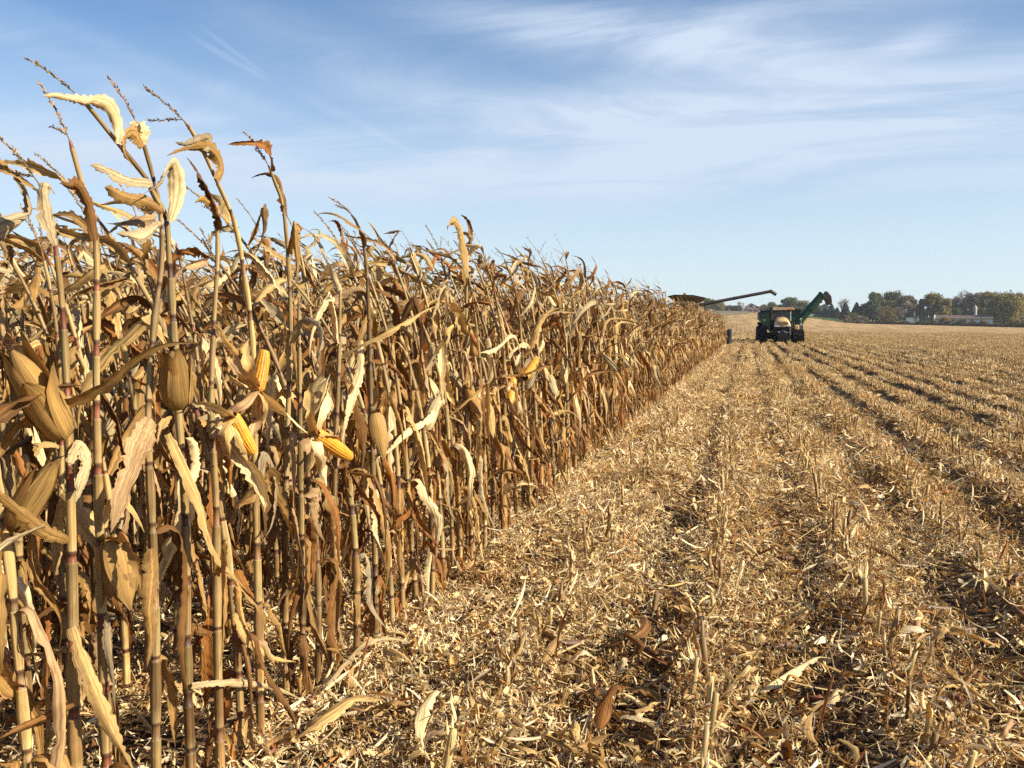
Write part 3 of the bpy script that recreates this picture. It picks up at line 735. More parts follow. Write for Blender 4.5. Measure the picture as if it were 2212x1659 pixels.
# ------------------------------------------------------------------ machines
GREEN = plain('cart_green_paint', (0.008, 0.050, 0.020), 0.4, noise=0.15, dirt=0.06, nscale=2)
BLKP = plain('black_paint', (0.006, 0.006, 0.006), 0.6, spec=0.25, noise=0.15, dirt=0.03)
CREAMP = plain('cream_yellow_paint', (0.60, 0.40, 0.20), 0.32, noise=0.06, dirt=0.15)
GRILL = plain('tan_grille_mesh', (0.22, 0.14, 0.06), 0.6)
METAL = plain('grey_steel', (0.28, 0.28, 0.28), 0.4, 0.7)
LAMPM = plain('lamp_lens', (0.55, 0.57, 0.60), 0.12, spec=0.8)
ORANGE = plain('orange_lens', (0.55, 0.20, 0.06), 0.3)
PAPER = plain('white_card', (0.7, 0.68, 0.6), 0.6)
TANKP = plain('combine_tan_paint', (0.20, 0.125, 0.03), 0.45, noise=0.12, dirt=0.35, nscale=1.5)
AUGP = plain('dull_dark_auger_paint', (0.060, 0.046, 0.034), 0.5, noise=0.2, dirt=0.1, nscale=1.5)
def glass_mat():
    m, t = newmat('cab_glass'); out = N(t, 'ShaderNodeOutputMaterial'); a = N(t, 'ShaderNodeBsdfGlossy'); a.inputs['Roughness'].default_value = 0.03
    b = N(t, 'ShaderNodeBsdfTransparent'); b.inputs['Color'].default_value = (0.14, 0.22, 0.21, 1)
    f = N(t, 'ShaderNodeFresnel'); f.inputs[0].default_value = 1.5; x = N(t, 'ShaderNodeMixShader')
    L(t, M_(t, 'ADD', f.outputs[0], 0.01), x.inputs[0]); L(t, b.outputs[0], x.inputs[1]); L(t, a.outputs[0], x.inputs[2]); L(t, x.outputs[0], out.inputs['Surface']); return m
GLASS = glass_mat()
def on_y(px, py, Y):
    d = ray(px, py); return Vector((0, 0, CAM_H)) + d * (Y / d.y)
def crop(x0, y0, s):
    """points measured on an enlargement (origin x0, y0 and scale s over the full-size photo) at the plane y = Y"""
    return lambda u, v, Y: on_y((x0 + u / s) / 1.4756, (y0 + v / s) / 1.4756, Y)
A1 = crop(2400, 960, 11.06); A4 = crop(2300, 900, 5.53); A3 = crop(2020, 900, 4.608)
YT = 69.0
org = A1(1040, 1520, YT); org = Vector((org.x, org.y, float(terr(org.x, org.y))))
tr = empty('tracked_tractor', org); tag(tr, 'cream and black tracked tractor facing the camera on the stubble', 'tractor')
def q(u, v, Y): p = A1(u, v, Y) - org; return p
def prof(pts, Y): return [(q(u, v, Y).x, q(u, v, Y).z) for u, v in pts]
def slab(name, mat, pts, Y, y0, y1, par, bevel=0.0):
    return PM().prism(prof(pts, Y), 'y', y0 - org.y, y1 - org.y).build(name, mat, par, bevel)
# front: hood as a rounded loft that runs back to the cab
hp = [(765, 905), (768, 850), (800, 735), (845, 655), (930, 622), (1050, 614), (1160, 622), (1260, 660), (1312, 750), (1345, 850), (1348, 905)]
rings = []
for yy, sc_, dz in ((0.0, 0.90, -0.10), (0.10, 0.97, -0.03), (0.3, 1.0, 0.0), (2.3, 1.0, 0.16)):
    pf = prof(hp, YT); cx = sum(a for a, b in pf) / len(pf); zb = pf[0][1]
    rings.append([(cx + (a - cx) * sc_, yy, zb + (b - zb) * sc_ + (dz if b > zb + 0.02 else 0)) for a, b in pf])
hood = PM().loft(rings).build('hood', CREAMP, tr, 0.03, True)
slab('hood_vent', GRILL, [(865, 745), (900, 733), (1220, 735), (1250, 750), (1248, 800), (1215, 818), (895, 815), (868, 800)], YT, YT - 0.05, YT + 0.05, hood)
body = slab('front_body', BLKP, [(742, 905), (1342, 905), (1300, 1480), (760, 1480)], YT, YT - 0.02, YT + 2.6, tr, 0.04)
slab('side_strip', METAL, [(1300, 915), (1346, 915), (1342, 1190), (1292, 1190)], YT, YT - 0.06, YT + 0.02, body)
for i in range(9):
    v = 930 + i * 42; slab('grille_bar', BLKP, [(790, v), (1270, v), (1270, v + 12), (790, v + 12)], YT, YT - 0.07, YT - 0.02, body)
for pts in ([(770, 862), (915, 862), (912, 905), (772, 905)], [(1200, 862), (1342, 858), (1340, 905), (1205, 905)]):
    slab('headlight', LAMPM, pts, YT, YT - 0.07, YT + 0.05, tr, 0.01)
slab('work_lamp', LAMPM, [(875, 1072), (965, 1076), (965, 1100), (878, 1100)], YT, YT - 0.14, YT - 0.06, tr)
slab('work_lamp', LAMPM, [(1118, 1080), (1240, 1084), (1240, 1106), (1118, 1104)], YT, YT - 0.14, YT - 0.06, tr)
slab('badge', LAMPM, [(1030, 1036), (1046, 1036), (1064, 1072), (1048, 1072)], YT, YT - 0.12, YT - 0.07, tr)
slab('badge', LAMPM, [(1100, 1036), (1116, 1036), (1108, 1072), (1094, 1072)], YT, YT - 0.12, YT - 0.07, tr)
slab('emblem', LAMPM, [(1030, 888), (1060, 870), (1092, 888)], YT, YT - 0.09, YT - 0.03, body)
slab('belly_weight', BLKP, [(860, 1130), (1190, 1130), (1180, 1400), (870, 1400)], YT, YT - 0.45, YT, tr, 0.04)
# cab
cy0, cy1 = YT + 2.2, YT + 4.0
def qb(u, v): p = A1(u, v, cy0) - org; return (p.x, p.z)
x0, zt = qb(705, 318); x1, _ = qb(1365, 318); zb = qb(1000, 700)[1]
cb = PM()
for (a, b) in ((x0, x0 + .11), (x1 - .09, x1)):
    for (c, d) in ((cy0, cy0 + .1), (cy1 - .1, cy1)): cb.box(a, b, c - org.y, d - org.y, zb, zt)
cb.box(x0, x1, cy0 - org.y, cy0 + .08 - org.y, zt - .1, zt).box(x0, x1, cy1 - .08 - org.y, cy1 - org.y, zt - .1, zt)
cb.box(x0, x0 + .11, cy0 + .1 - org.y, cy1 - .1 - org.y, zt - .1, zt).box(x1 - .09, x1, cy0 + .1 - org.y, cy1 - .1 - org.y, zt - .1, zt)
cbo = cb.build('cab_frame', BLKP, tr, 0.015)
PM().box(x0 + .1, x1 - .09, cy0 + .03 - org.y, cy0 + .045 - org.y, zb, zt - .1).build('windscreen', GLASS, cbo)
PM().box(x0 + .03, x0 + .045, cy0 + .1 - org.y, cy1 - .1 - org.y, zb, zt - .1).build('side_window', GLASS, cbo)
PM().box(x1 - .045, x1 - .03, cy0 + .1 - org.y, cy1 - .1 - org.y, zb, zt - .1).build('side_window', GLASS, cbo)
PM().box(x0, x1, cy0 - org.y, cy1 - org.y, zb - 1.2, zb).build('cab_floor', BLKP, cbo)
PM().box(x0 + .1, x1 - .09, cy1 - .3 - org.y, cy1 - .2 - org.y, zb, zt - .1).build('cab_dark_panel', BLKP, cbo)  # opaque black panel added so the cab interior reads dark
PM().box(x1 - .10, x1 - .02, cy0 - .03 - org.y, cy0 - .005 - org.y, zb, zt - .05).build('pillar_reflection', plain('pale_reflection', (.45, .52, .54), .4), cbo)  # pale strip: the pillar's bluish reflection put into the colour
# seat, wheel and white papers behind the screen
st = PM(); st.box(-.2, .25, 3.0, 3.45, zb, zb + .35).box(-.2, .25, 3.45, 3.6, zb + .2, zb + .85); st.build('seat', plain('seat_cloth', (.03, .035, .035), .9), tr, 0.03)
def inq(u, v, Y): p = A1(u, v, Y) - org; return p.x, p.z
a, b = inq(895, 495, cy0 + .3), inq(995, 580, cy0 + .3)
PM().prism([(a[0], a[1]), (b[0], a[1]), (b[0] - .02, a[1] - .07), (a[0] + .12, b[1]), (a[0] - .01, b[1]), (a[0] + .08, a[1] - .1)], 'y', cy0 + .25 - org.y, cy0 + .27 - org.y).build('paper', PAPER, cbo)
a, b = inq(885, 360, cy0 + .3), inq(1005, 412, cy0 + .3)
PM().box(a[0], b[0], cy0 + .25 - org.y, cy0 + .27 - org.y, b[1], a[1]).build('card', PAPER, cbo)
a, b = inq(690, 222, cy0 - .2), inq(1450, 322, cy0 - .2)
roof = PM().prism([(a[0], b[1]), (a[0], a[1] - .04), (a[0] + .1, a[1]), (b[0] - .15, a[1] - .01), (b[0], a[1] - .08), (b[0] + .03, b[1] + .04)], 'y', cy0 - .3 - org.y, cy1 + .2 - org.y).build('roof', CREAMP, tr, 0.02)
for u in (1395, 740, 1290): 
    a = inq(u, 285, cy0 - .4); PM().box(a[0] - .07, a[0] + .07, cy0 - .36 - org.y, cy0 - .28 - org.y, a[1] - .05, a[1] + .05).build('roof_lamp', ORANGE if u > 1000 else LAMPM, roof, 0.01)
# stack, air cleaner and mirror on the near side
a = inq(650, 215, YT + 1.6); 
PM().cyl((a[0], 1.6, 1.0), (a[0], 1.6, a[1]), .07, .065).cyl((a[0], 1.6, a[1] - .5), (a[0], 1.6, a[1] - .02), .1, .1).build('exhaust_stack', BLKP, tr, smooth=False)
a = inq(660, 440, YT + 1.9); b = inq(750, 1000, YT + 1.9)
PM().cyl((a[0], 1.9, b[1]), (a[0], 1.9, a[1]), .17, .17).build('air_cleaner', BLKP, tr)
a = inq(1700, 600, YT + 1.5)
sg = PM().cyl((a[0], 1.5, 0.9), (a[0], 1.5, a[1]), .02).build('lamp_post', METAL, tr)
PM().box(a[0] - .09, a[0] + .06, 1.44, 1.56, a[1] - .1, a[1] + .0).box(a[0] - .07, a[0] + .07, 1.45, 1.55, a[1] - .55, a[1] - .42).build('marker_lamp', LAMPM, sg, 0.01)
PM().box(a[0] - .42, a[0] - .1, 1.8, 3.0, 1.05, 1.45).build('fuel_tank', CREAMP, tr, 0.06)
stp = PM()
for i in range(3): stp.box(a[0] - .62, a[0] - .44, 1.9, 2.4, .8 + i * .22, .84 + i * .22)
stp.box(a[0] - .62, a[0] - .60, 1.9, 1.94, .8, 1.7).box(a[0] - .46, a[0] - .44, 1.9, 1.94, .8, 1.7).build('steps', METAL, tr)
PM().box(-1.3, 1.3, 1.6, 2.2, .35, .75).box(-1.2, 1.2, 3.2, 3.7, .4, .8).build('axle', BLKP, tr, 0.03)
# tracks
def hull(circ, n=26):
    pts = []
    for (y, z, r) in circ: pts += [(y + r * math.cos(t), z + r * math.sin(t)) for t in np.linspace(0, 2 * math.pi, n, endpoint=False)]
    pts = sorted(set((round(a, 4), round(b, 4)) for a, b in pts))
    def half(ps):
        h = []
        for p_ in ps:
            while len(h) > 1 and (h[-1][0] - h[-2][0]) * (p_[1] - h[-2][1]) - (h[-1][1] - h[-2][1]) * (p_[0] - h[-2][0]) <= 0: h.pop()
            h.append(p_)
        return h
    lo = half(pts); up = half(pts[::-1]); return lo[:-1] + up[:-1]
circ = [(0.75, 0.47, 0.42), (3.2, 0.66, 0.62), (1.6, 0.26, 0.22), (2.4, 0.26, 0.22)]
for side, (xa, xb) in (('l', (q(135, 1300, YT).x, q(505, 1300, YT).x)), ('r', (q(1435, 1300, YT).x, q(1825, 1300, YT).x))):
    pf = hull(circ); o = PM().prism(pf, 'x', xa, xb).build('track', BLACK, tr, 0.02)
    n = len(pf); per = [0]
    for i in range(n): per.append(per[-1] + math.dist(pf[i], pf[(i + 1) % n]))
    k = 34
    for j in range(k):
        s_ = per[-1] * j / k; i = max(i for i in range(n) if per[i] <= s_); f = (s_ - per[i]) / max(1e-6, per[i + 1] - per[i])
        a_, b_ = pf[i], pf[(i + 1) % n]; y, z = a_[0] + (b_[0] - a_[0]) * f, a_[1] + (b_[1] - a_[1]) * f
        ang = math.atan2(b_[1] - a_[1], b_[0] - a_[0])
        M = Matrix.Translation((0, y, z)) @ Matrix.Rotation(ang, 4, 'X')
        PM().box(xa - .01, (xa + xb) / 2 - .03, -.035, .035, -.055, .03).box((xa + xb) / 2 + .03, xb + .01, -.035 + .06, .035 + .06, -.055, .03).build('lug', BLACK, o, M=M)
    for (y, z, r) in circ: PM().cyl((xa + .1, y, z), (xa - .02, y, z), r * .7, r * .66).cyl((xb - .1, y, z), (xb + .02, y, z), r * .7, r * .66).build('wheel', BLKP, o)
# ---- grain cart
YC = 76.5
gc = empty('grain_cart', (A1(980, 1500, YC).x, YC, float(terr(2.6, YC)))); tag(gc, 'dark green grain cart with raised unloading auger behind the tractor', 'grain cart')
go = Vector(gc.location)
def g1(u, v, Y=YC): p = A1(u, v, Y) - go; return (p.x, p.z)
hopper = PM().loft([[(x, 0, z) for x, z in [g1(*w) for w in ((190, 425), (195, 640), (420, 800), (700, 1190), (1200, 1190), (1480, 800), (1700, 640), (1700, 425))]],
                    [(x, 4.6, z) for x, z in [g1(*w) for w in ((190, 425), (195, 640), (420, 800), (700, 1190), (1200, 1190), (1480, 800), (1700, 640), (1700, 425))]]]).build('hopper', GREEN, gc, 0.03)
PM().prism([g1(*w) for w in ((190, 425), (250, 350), (600, 292), (1000, 278), (1500, 272), (1690, 275), (1700, 425))], 'y', 0.05, 4.5).build('tank_extension', BLKP, gc, 0.02)
for (u0, v0, u1, v1) in ((190, 425, 195, 640), (195, 640, 420, 800), (190, 425, 1700, 425)):
    a, b = g1(u0, v0), g1(u1, v1); PM().cyl((a[0], -.03, a[1]), (b[0], -.03, b[1]), .035).build('edge_rail', GREEN, hopper)
PM().box(g1(190, 0)[0], g1(1600, 0)[0], .2, 4.3, g1(0, 790)[1], g1(0, 750)[1]).build('frame', plain('dull_orange_brown_steel', (.10, .05, .02), .6), gc, 0.02)
lg = PM()
for u in (410, 1500): x = g1(u, 0)[0]; lg.box(x - .05, x + .05, .4, .5, .5, g1(0, 770)[1]).box(x - .05, x + .05, 3.6, 3.7, .5, g1(0, 770)[1])
lg.box(-1.6, 1.6, 1.9, 2.2, .55, .8).build('axle', METAL, gc)
for sx in (-1.45, 1.45):
    w = PM().cyl((sx - .38, 2.05, .85), (sx + .38, 2.05, .85), .85, n=28).build('wheel', BLACK, gc, 0.06)
    PM().cyl((sx - .4, 2.05, .85), (sx + .4, 2.05, .85), .42, n=20).build('rim', GREEN, w, 0.02)
PM().box(-.12, .12, -3.2, .6, .45, .65).build('drawbar', GREEN, gc, 0.02)
PM().box(g1(385, 0)[0], g1(445, 0)[0], -.06, -.02, g1(0, 680)[1], g1(0, 652)[1]).build('reflector', PAPER, gc)
tcu = bpy.data.curves.new('lettering', 'FONT'); tcu.body = 'Avalanche'; tcu.size = 0.42; tcu.extrude = 0.006; tcu.shear = 0.35
to = bpy.data.objects.new('lettering', tcu); COL.objects.link(to)
dg = bpy.context.evaluated_depsgraph_get(); tme = bpy.data.meshes.new_from_object(to.evaluated_get(dg)); bpy.data.objects.remove(to)
tme.materials.clear(); tme.materials.append(plain('faded_lettering', (0.10, 0.15, 0.11), 0.6)); to = bpy.data.objects.new('lettering', tme); COL.objects.link(to); to.parent = gc
a = g1(290, 580); to.location = (a[0], -0.03, a[1]); to.rotation_euler = (R(90), R(-16), 0)
# the raised auger with its spout
def c4w(u, v, Y): return tuple(A4(u, v, Y) - go)
YA = 75.6
p0, p1 = Vector(c4w(1330, 730, YA)), Vector(c4w(1790, 205, YA))
rad = 66 / 5.53 * (YA / 2798) / 1.0
ag = PM().cyl(p0, p1, rad * .98, rad * .98, 24).build('auger_tube', GREEN, gc, smooth=False)
for f in (0.12, 0.5, 0.97):
    c = p0.lerp(p1, f); d = (p1 - p0).normalized() * .05; PM().cyl(c - d, c + d, rad * 1.12, rad * 1.12, 24).build('auger_flange', GREEN, ag)
sp = []
for (u, v, wd) in ((1790, 215, 64), (1830, 235, 66), (1868, 275, 62), (1884, 330, 54), (1890, 400, 46)): sp.append((Vector(c4w(u, v, YA)), wd / 5.53 * YA / 2798))
rg = []
for i, (c, w_) in enumerate(sp):
    d = (sp[min(i + 1, 4)][0] - sp[max(i - 1, 0)][0]).normalized(); s_ = Vector((0, 1, 0)); u_ = d.cross(s_)
    rg.append([c + u_ * w_ + s_ * w_ * .8, c - u_ * w_ + s_ * w_ * .8, c - u_ * w_ - s_ * w_ * .8, c + u_ * w_ - s_ * w_ * .8])
PM().loft(rg).build('spout', plain('brown_rubber', (.055, .028, .02), .6), ag, 0.03)
a = Vector(c4w(1845, 180, YA)); PM().box(a.x - .1, a.x + .1, a.y - .1, a.y + .1, a.z - .12, a.z + .1).build('spout_motor', BLKP, ag, 0.02)
a = Vector(c4w(1745, 345, YA)); PM().box(a.x - .1, a.x + .1, a.y - .2, a.y, a.z - .1, a.z + .08).build('auger_lamp', BLKP, ag, 0.02)
# ---- combine
YM = 69.0
co = Vector((A3(800, 300, YM).x, YM, 0))
cm = empty('combine_harvester', co); tag(cm, 'tan combine harvester behind the standing corn with its unloading auger out', 'combine')
def m3(u, v, Y=YM): p = A3(u, v, Y) - co; return (p.x, p.z)
top = [m3(*w) for w in ((500, 207), (600, 186), (870, 190), (1060, 230))]; bot = [m3(*w) for w in ((610, 300), (700, 303), (850, 303), (940, 303))]
hp_ = PM(); th_ = .04
ring_t = [(top[0][0], 0, top[0][1]), (top[1][0], 0, top[1][1]), (top[2][0], 0, top[2][1]), (top[3][0], 0, top[3][1]), (top[3][0], 3.0, top[3][1]), (top[2][0], 3.2, top[2][1]), (top[1][0], 3.2, top[1][1]), (top[0][0], 3.0, top[0][1])]
ring_b = [(bot[0][0], .6, bot[0][1]), (bot[1][0], .6, bot[1][1]), (bot[2][0], .6, bot[2][1]), (bot[3][0], .6, bot[3][1]), (bot[3][0], 2.5, bot[3][1]), (bot[2][0], 2.5, bot[2][1]), (bot[1][0], 2.5, bot[1][1]), (bot[0][0], 2.5, bot[0][1])]
hp_.loft([ring_b, ring_t]).build('grain_tank', TANKP, cm, 0.01)
for i in range(3):
    a, b = ring_t[i], ring_t[i + 1]; PM().cyl(a, b, .03).build('tank_edge', BLKP, cm)
PM().box(bot[0][0] - .15, bot[3][0] + .02, .5, 2.6, bot[0][1] - .14, bot[0][1] - .003).build('tank_band', CREAMP, cm, 0.01)
a = m3(735, 172); PM().cyl((a[0], 1.4, a[1] - .25), (a[0], 1.4, a[1] + .12), .17, .12).build('tank_auger_head', TANKP, cm, 0.02)
bx = (bot[0][0] - .2, bot[3][0] + .1)
PM().box(bx[0], bx[1], 0.2, 6.0, 1.0, bot[0][1] - .15).build('body', TANKP, cm, 0.08)
PM().box(bx[0] + .4, bx[1] - .4, -1.6, 0.18, 1.5, 3.0).build('cab', DARKG, cm, 0.08)
PM().box(bx[0] + .3, bx[1] - .3, -1.7, 0.3, 3.01, 3.2).build('cab_roof', TANKP, cm, 0.05)
for sx in (bx[0] - .2, bx[1] + .2):
    PM().cyl((sx - .35, .8, .95), (sx + .35, .8, .95), .95, n=28).build('wheel', BLACK, cm, 0.06); PM().cyl((sx - .25, 5, .6), (sx + .25, 5, .6), .6, n=24).build('wheel', BLACK, cm, 0.06)
YG = 69.6
def aug(u, v): return Vector(A3(u, v, YG)) - co
p0, p1 = aug(900, 345), aug(2035, 128)
r0_ = 24 / 4.608 * YG / 2798
at_ = PM().cyl(p0, p1, r0_, r0_ * .92, 20).build('unloading_auger', AUGP, cm)
p2 = aug(2095, 182); PM().cyl(p1 - (p1 - p0).normalized() * .1, p2, r0_ * 1.05, r0_ * 1.0, 20).build('auger_spout', AUGP, at_)
for f in (0.1, 0.52, .98):
    c = p0.lerp(p1, f); d = (p1 - p0).normalized() * .03; PM().cyl(c - d, c + d, r0_ * 1.15, r0_ * 1.15, 20).build('auger_flange', AUGP, at_)
HX1 = on_y((2020 + 1425 / 4.608) / 1.4756, 730, 65).x
PM().box(HX1 - 6.2 - co.x, HX1 - .1 - co.x, -3.2, -1.9, .35, 1.0).build('corn_head', BLKP, cm, 0.05)
for i in range(9):
    x = HX1 - .12 - i * .762 - co.x
    w_ = .17 if i in (0, 8) else .2; zt_ = 1.16 if i in (0, 8) else .95
    PM().loft([[(x - w_, -2.2, .1), (x + w_, -2.2, .1), (x + w_, -2.2, zt_ - .1), (x + w_ * .5, -2.2, zt_), (x - w_ * .5, -2.2, zt_), (x - w_, -2.2, zt_ - .1)],
               [(x - w_ * .9, -3.6, .08), (x + w_ * .9, -3.6, .08), (x + w_ * .9, -3.6, .55), (x + w_ * .4, -3.6, .66), (x - w_ * .4, -3.6, .66), (x - w_ * .9, -3.6, .55)],
               [(x - .03, -4.7, .05), (x + .03, -4.7, .05), (x + .03, -4.7, .1), (x + .02, -4.7, .12), (x - .02, -4.7, .12), (x - .03, -4.7, .1)]]).build('row_divider', BLKP, cm, 0.01)
PM().cyl((HX1 + .03 - co.x, -2.4, 1.1), (HX1 + .08 - co.x, -2.4, 1.4), .015).build('divider_rod', BLKP, cm)

# ------------------------------------------------------------------ light haze over the fields
hz, ht = newmat('haze_air'); ho = N(ht, 'ShaderNodeOutputMaterial'); hv = N(ht, 'ShaderNodeVolumePrincipled')
hv.inputs['Density'].default_value = HAZE; hv.inputs['Color'].default_value = (0.88, 0.92, 1.0, 1); hv.inputs['Anisotropy'].default_value = 0.2
L(ht, hv.outputs[0], ho.inputs['Volume'])
tag(PM().box(-1700, 1700, -1700, 1700, -3, 34).build('haze', hz), 'thin pale haze over the fields', kind='stuff')
# ------------------------------------------------------------------ maize: palette
# palette (linear): straw, pale straw, tan, brown, rust, grey straw, dusty pink
PAL = np.array([(0.54, 0.36, 0.14), (0.70, 0.54, 0.29), (0.37, 0.215, 0.07), (0.19, 0.09, 0.027), (0.30, 0.125, 0.032), (0.40, 0.31, 0.18), (0.43, 0.275, 0.135)])
SHEATH = np.array([(0.41, 0.28, 0.11), (0.31, 0.205, 0.08), (0.47, 0.345, 0.15), (0.23, 0.14, 0.06)])
INTER = np.array([(0.22, 0.075, 0.035), (0.25, 0.13, 0.055), (0.30, 0.18, 0.08), (0.14, 0.075, 0.045)])
NODE = np.array((0.08, 0.042, 0.022))
def catmull(P, n):
    P = np.asarray(P, float); P = np.vstack([2 * P[0] - P[1], P, 2 * P[-1] - P[-2]]); out = []
    m = len(P) - 3
    for t in np.linspace(0, m - 1e-6, n):
        i = int(t); f = t - i; a, b, c, d = P[i:i + 4]
        out.append(0.5 * (2 * b + (c - a) * f + (2 * a - 5 * b + 4 * c - d) * f * f + (3 * b - a - 3 * c + d) * f ** 3))
    return np.array(out)
def blade(mb, pts, W, rs, col, side0=None, jag=0.12, roll=0.8, twist=0.0, wave=0.18, m=5, mat=0, base=0.7, tipc=0.75, taper=0.55, fold=0.25):
    """a dry leaf blade laid along a centre line"""
    pts = np.asarray(pts, float); n = len(pts)
    T = np.gradient(pts, axis=0); T /= np.linalg.norm(T, axis=1)[:, None] + 1e-9
    if side0 is None: side0 = np.cross(T[0], (0, 0, 1.0)) + rs.normal(0, 0.1, 3)
    s = np.linspace(0, 1, n)
    w = W * np.interp(s, [0, .06, .2, .42, .65, .85, 1], [base * .7, base, .97, 1, .78, .40, .02]) + 0.001
    w *= 1 + 0.13 * np.sin(s * rs.uniform(8, 16) + rs.rand() * 6) + 0.10 * rs.normal(0, 1, n)
    j = np.linspace(-1, 1, m)
    P = np.zeros((n, m, 3)); S_ = np.asarray(side0, float)
    tw = twist * s + 0.25 * np.sin(s * rs.uniform(3, 8) + rs.rand() * 6)
    f1, f2, p1, p2 = rs.uniform(16, 44), rs.uniform(16, 44), rs.rand() * 6, rs.rand() * 6
    wa = wave * (0.6 + 0.8 * rs.rand(n)); crm = rs.normal(0, 0.16, n); jg = rs.normal(0, jag, (n, 2)); jg[rs.rand(n, 2) < .07] -= .4; jg[:2] = 0; jg = np.maximum(jg, -.7)
    rl = roll * (0.5 + 0.8 * s + 0.3 * np.sin(s * 9 + p1))
    kk = max(4, int(n * .42)); k1, k2 = [np.interp(s, np.linspace(0, 1, kk), rs.uniform(-1, 1, kk)) for _ in (0, 1)]
    for i in range(n):
        S_ = S_ - T[i] * np.dot(S_, T[i]); S_ /= np.linalg.norm(S_) + 1e-9
        Nn = np.cross(T[i], S_)
        c, d = math.cos(tw[i]), math.sin(tw[i]); A = S_ * c + Nn * d; B = -S_ * d + Nn * c
        ph = j * rl[i]
        x = np.sin(ph) / max(rl[i], 0.05); z = (1 - np.cos(ph)) / max(rl[i], 0.05) + fold * np.abs(j)
        z = z + crm[i] * np.cos(j * 3 + i) * 0.5 + wa[i] * np.abs(j) ** 1.5 * np.where(j > 0, k1[i] + .35 * math.sin(s[i] * f1 + p1), k2[i] + .35 * math.sin(s[i] * f2 + p2))
        P[i] = pts[i] + (x[:, None] * A + z[:, None] * B) * (w[i] * 0.5 * (1 + jg[i, (j > 0).astype(int)]))[:, None]
    col = np.asarray(col, float)
    shade = np.interp(s, [0, 0.1, 0.6, 1], [0.85, 1.0, 1.0, tipc])
    C = col[None, None] * shade[:, None, None] * np.ones((n, m, 1))
    C[:, m // 2] *= np.array([1.10, 1.08, 0.98])       # pale midrib
    C *= rs.uniform(0.88, 1.1, (n, m, 1))
    uv = np.zeros((n, m, 3)); ln = np.concatenate([[0], np.cumsum(np.linalg.norm(np.diff(pts, axis=0), axis=1))])
    uv[..., 0] = np.linspace(0, 1, m)[None] * W / 0.06; uv[..., 1] = ln[:, None] * 2; uv[..., 2] = rs.rand()
    mb.grid(P, C.reshape(-1, 3), mat, uv=uv)
def leaf_line(p0, az, el0, Ln, style, rs, n, wind=0.0):
    s = np.linspace(0, 1, n); 
    if style == 'arch': el = el0 - rs.uniform(1.6, 2.6) * s ** 0.9
    elif style == 'hang':
        k = rs.uniform(0.06, 0.2); el = np.where(s < k, el0 - (el0 + 1.2) * s / k, -1.35 + 0.3 * np.sin(s * rs.uniform(4, 9) + rs.rand() * 6))
    elif style == 'broken':
        k = rs.uniform(0.2, 0.45); el = np.where(s < k, el0 - 0.3 * s, -1.3 + 0.35 * np.sin(s * 5 + rs.rand() * 6))
    elif style == 'stream': el = el0 - rs.uniform(0.6, 1.5) * s + 0.35 * np.sin(s * rs.uniform(4, 8) + rs.rand() * 6)
    else: el = el0 - rs.uniform(0.9, 3.4) * s ** 1.4                   # curl
    el = el + 0.12 * rs.normal(0, 1, n).cumsum() / math.sqrt(n)
    a = az + rs.uniform(-0.8, 0.8) * s + 0.2 * np.sin(s * 6 + rs.rand() * 6)
    if wind:
        dx = (1 - wind) * np.cos(a) + wind * math.cos(WIND); dy = (1 - wind) * np.sin(a) + wind * math.sin(WIND); a = np.arctan2(dy * s + np.sin(a) * (1 - s), dx * s + np.cos(a) * (1 - s))
    d = np.stack([np.cos(el) * np.cos(a), np.cos(el) * np.sin(a), np.sin(el)], -1) * Ln / (n - 1)
    P = np.vstack([[0, 0, 0], np.cumsum(d[:-1], 0)]) + np.asarray(p0)
    P[:, 2] = np.maximum(P[:, 2], 0.015 + 0.02 * rs.rand())
    return P
WIND = math.pi * 1.03        # blows towards -X
def frame_of(d):
    d = np.asarray(d, float); d /= np.linalg.norm(d); a = np.cross(d, (0, 0, 1.0) if abs(d[2]) < 0.9 else (1.0, 0, 0)); a /= np.linalg.norm(a); return d, a, np.cross(d, a)
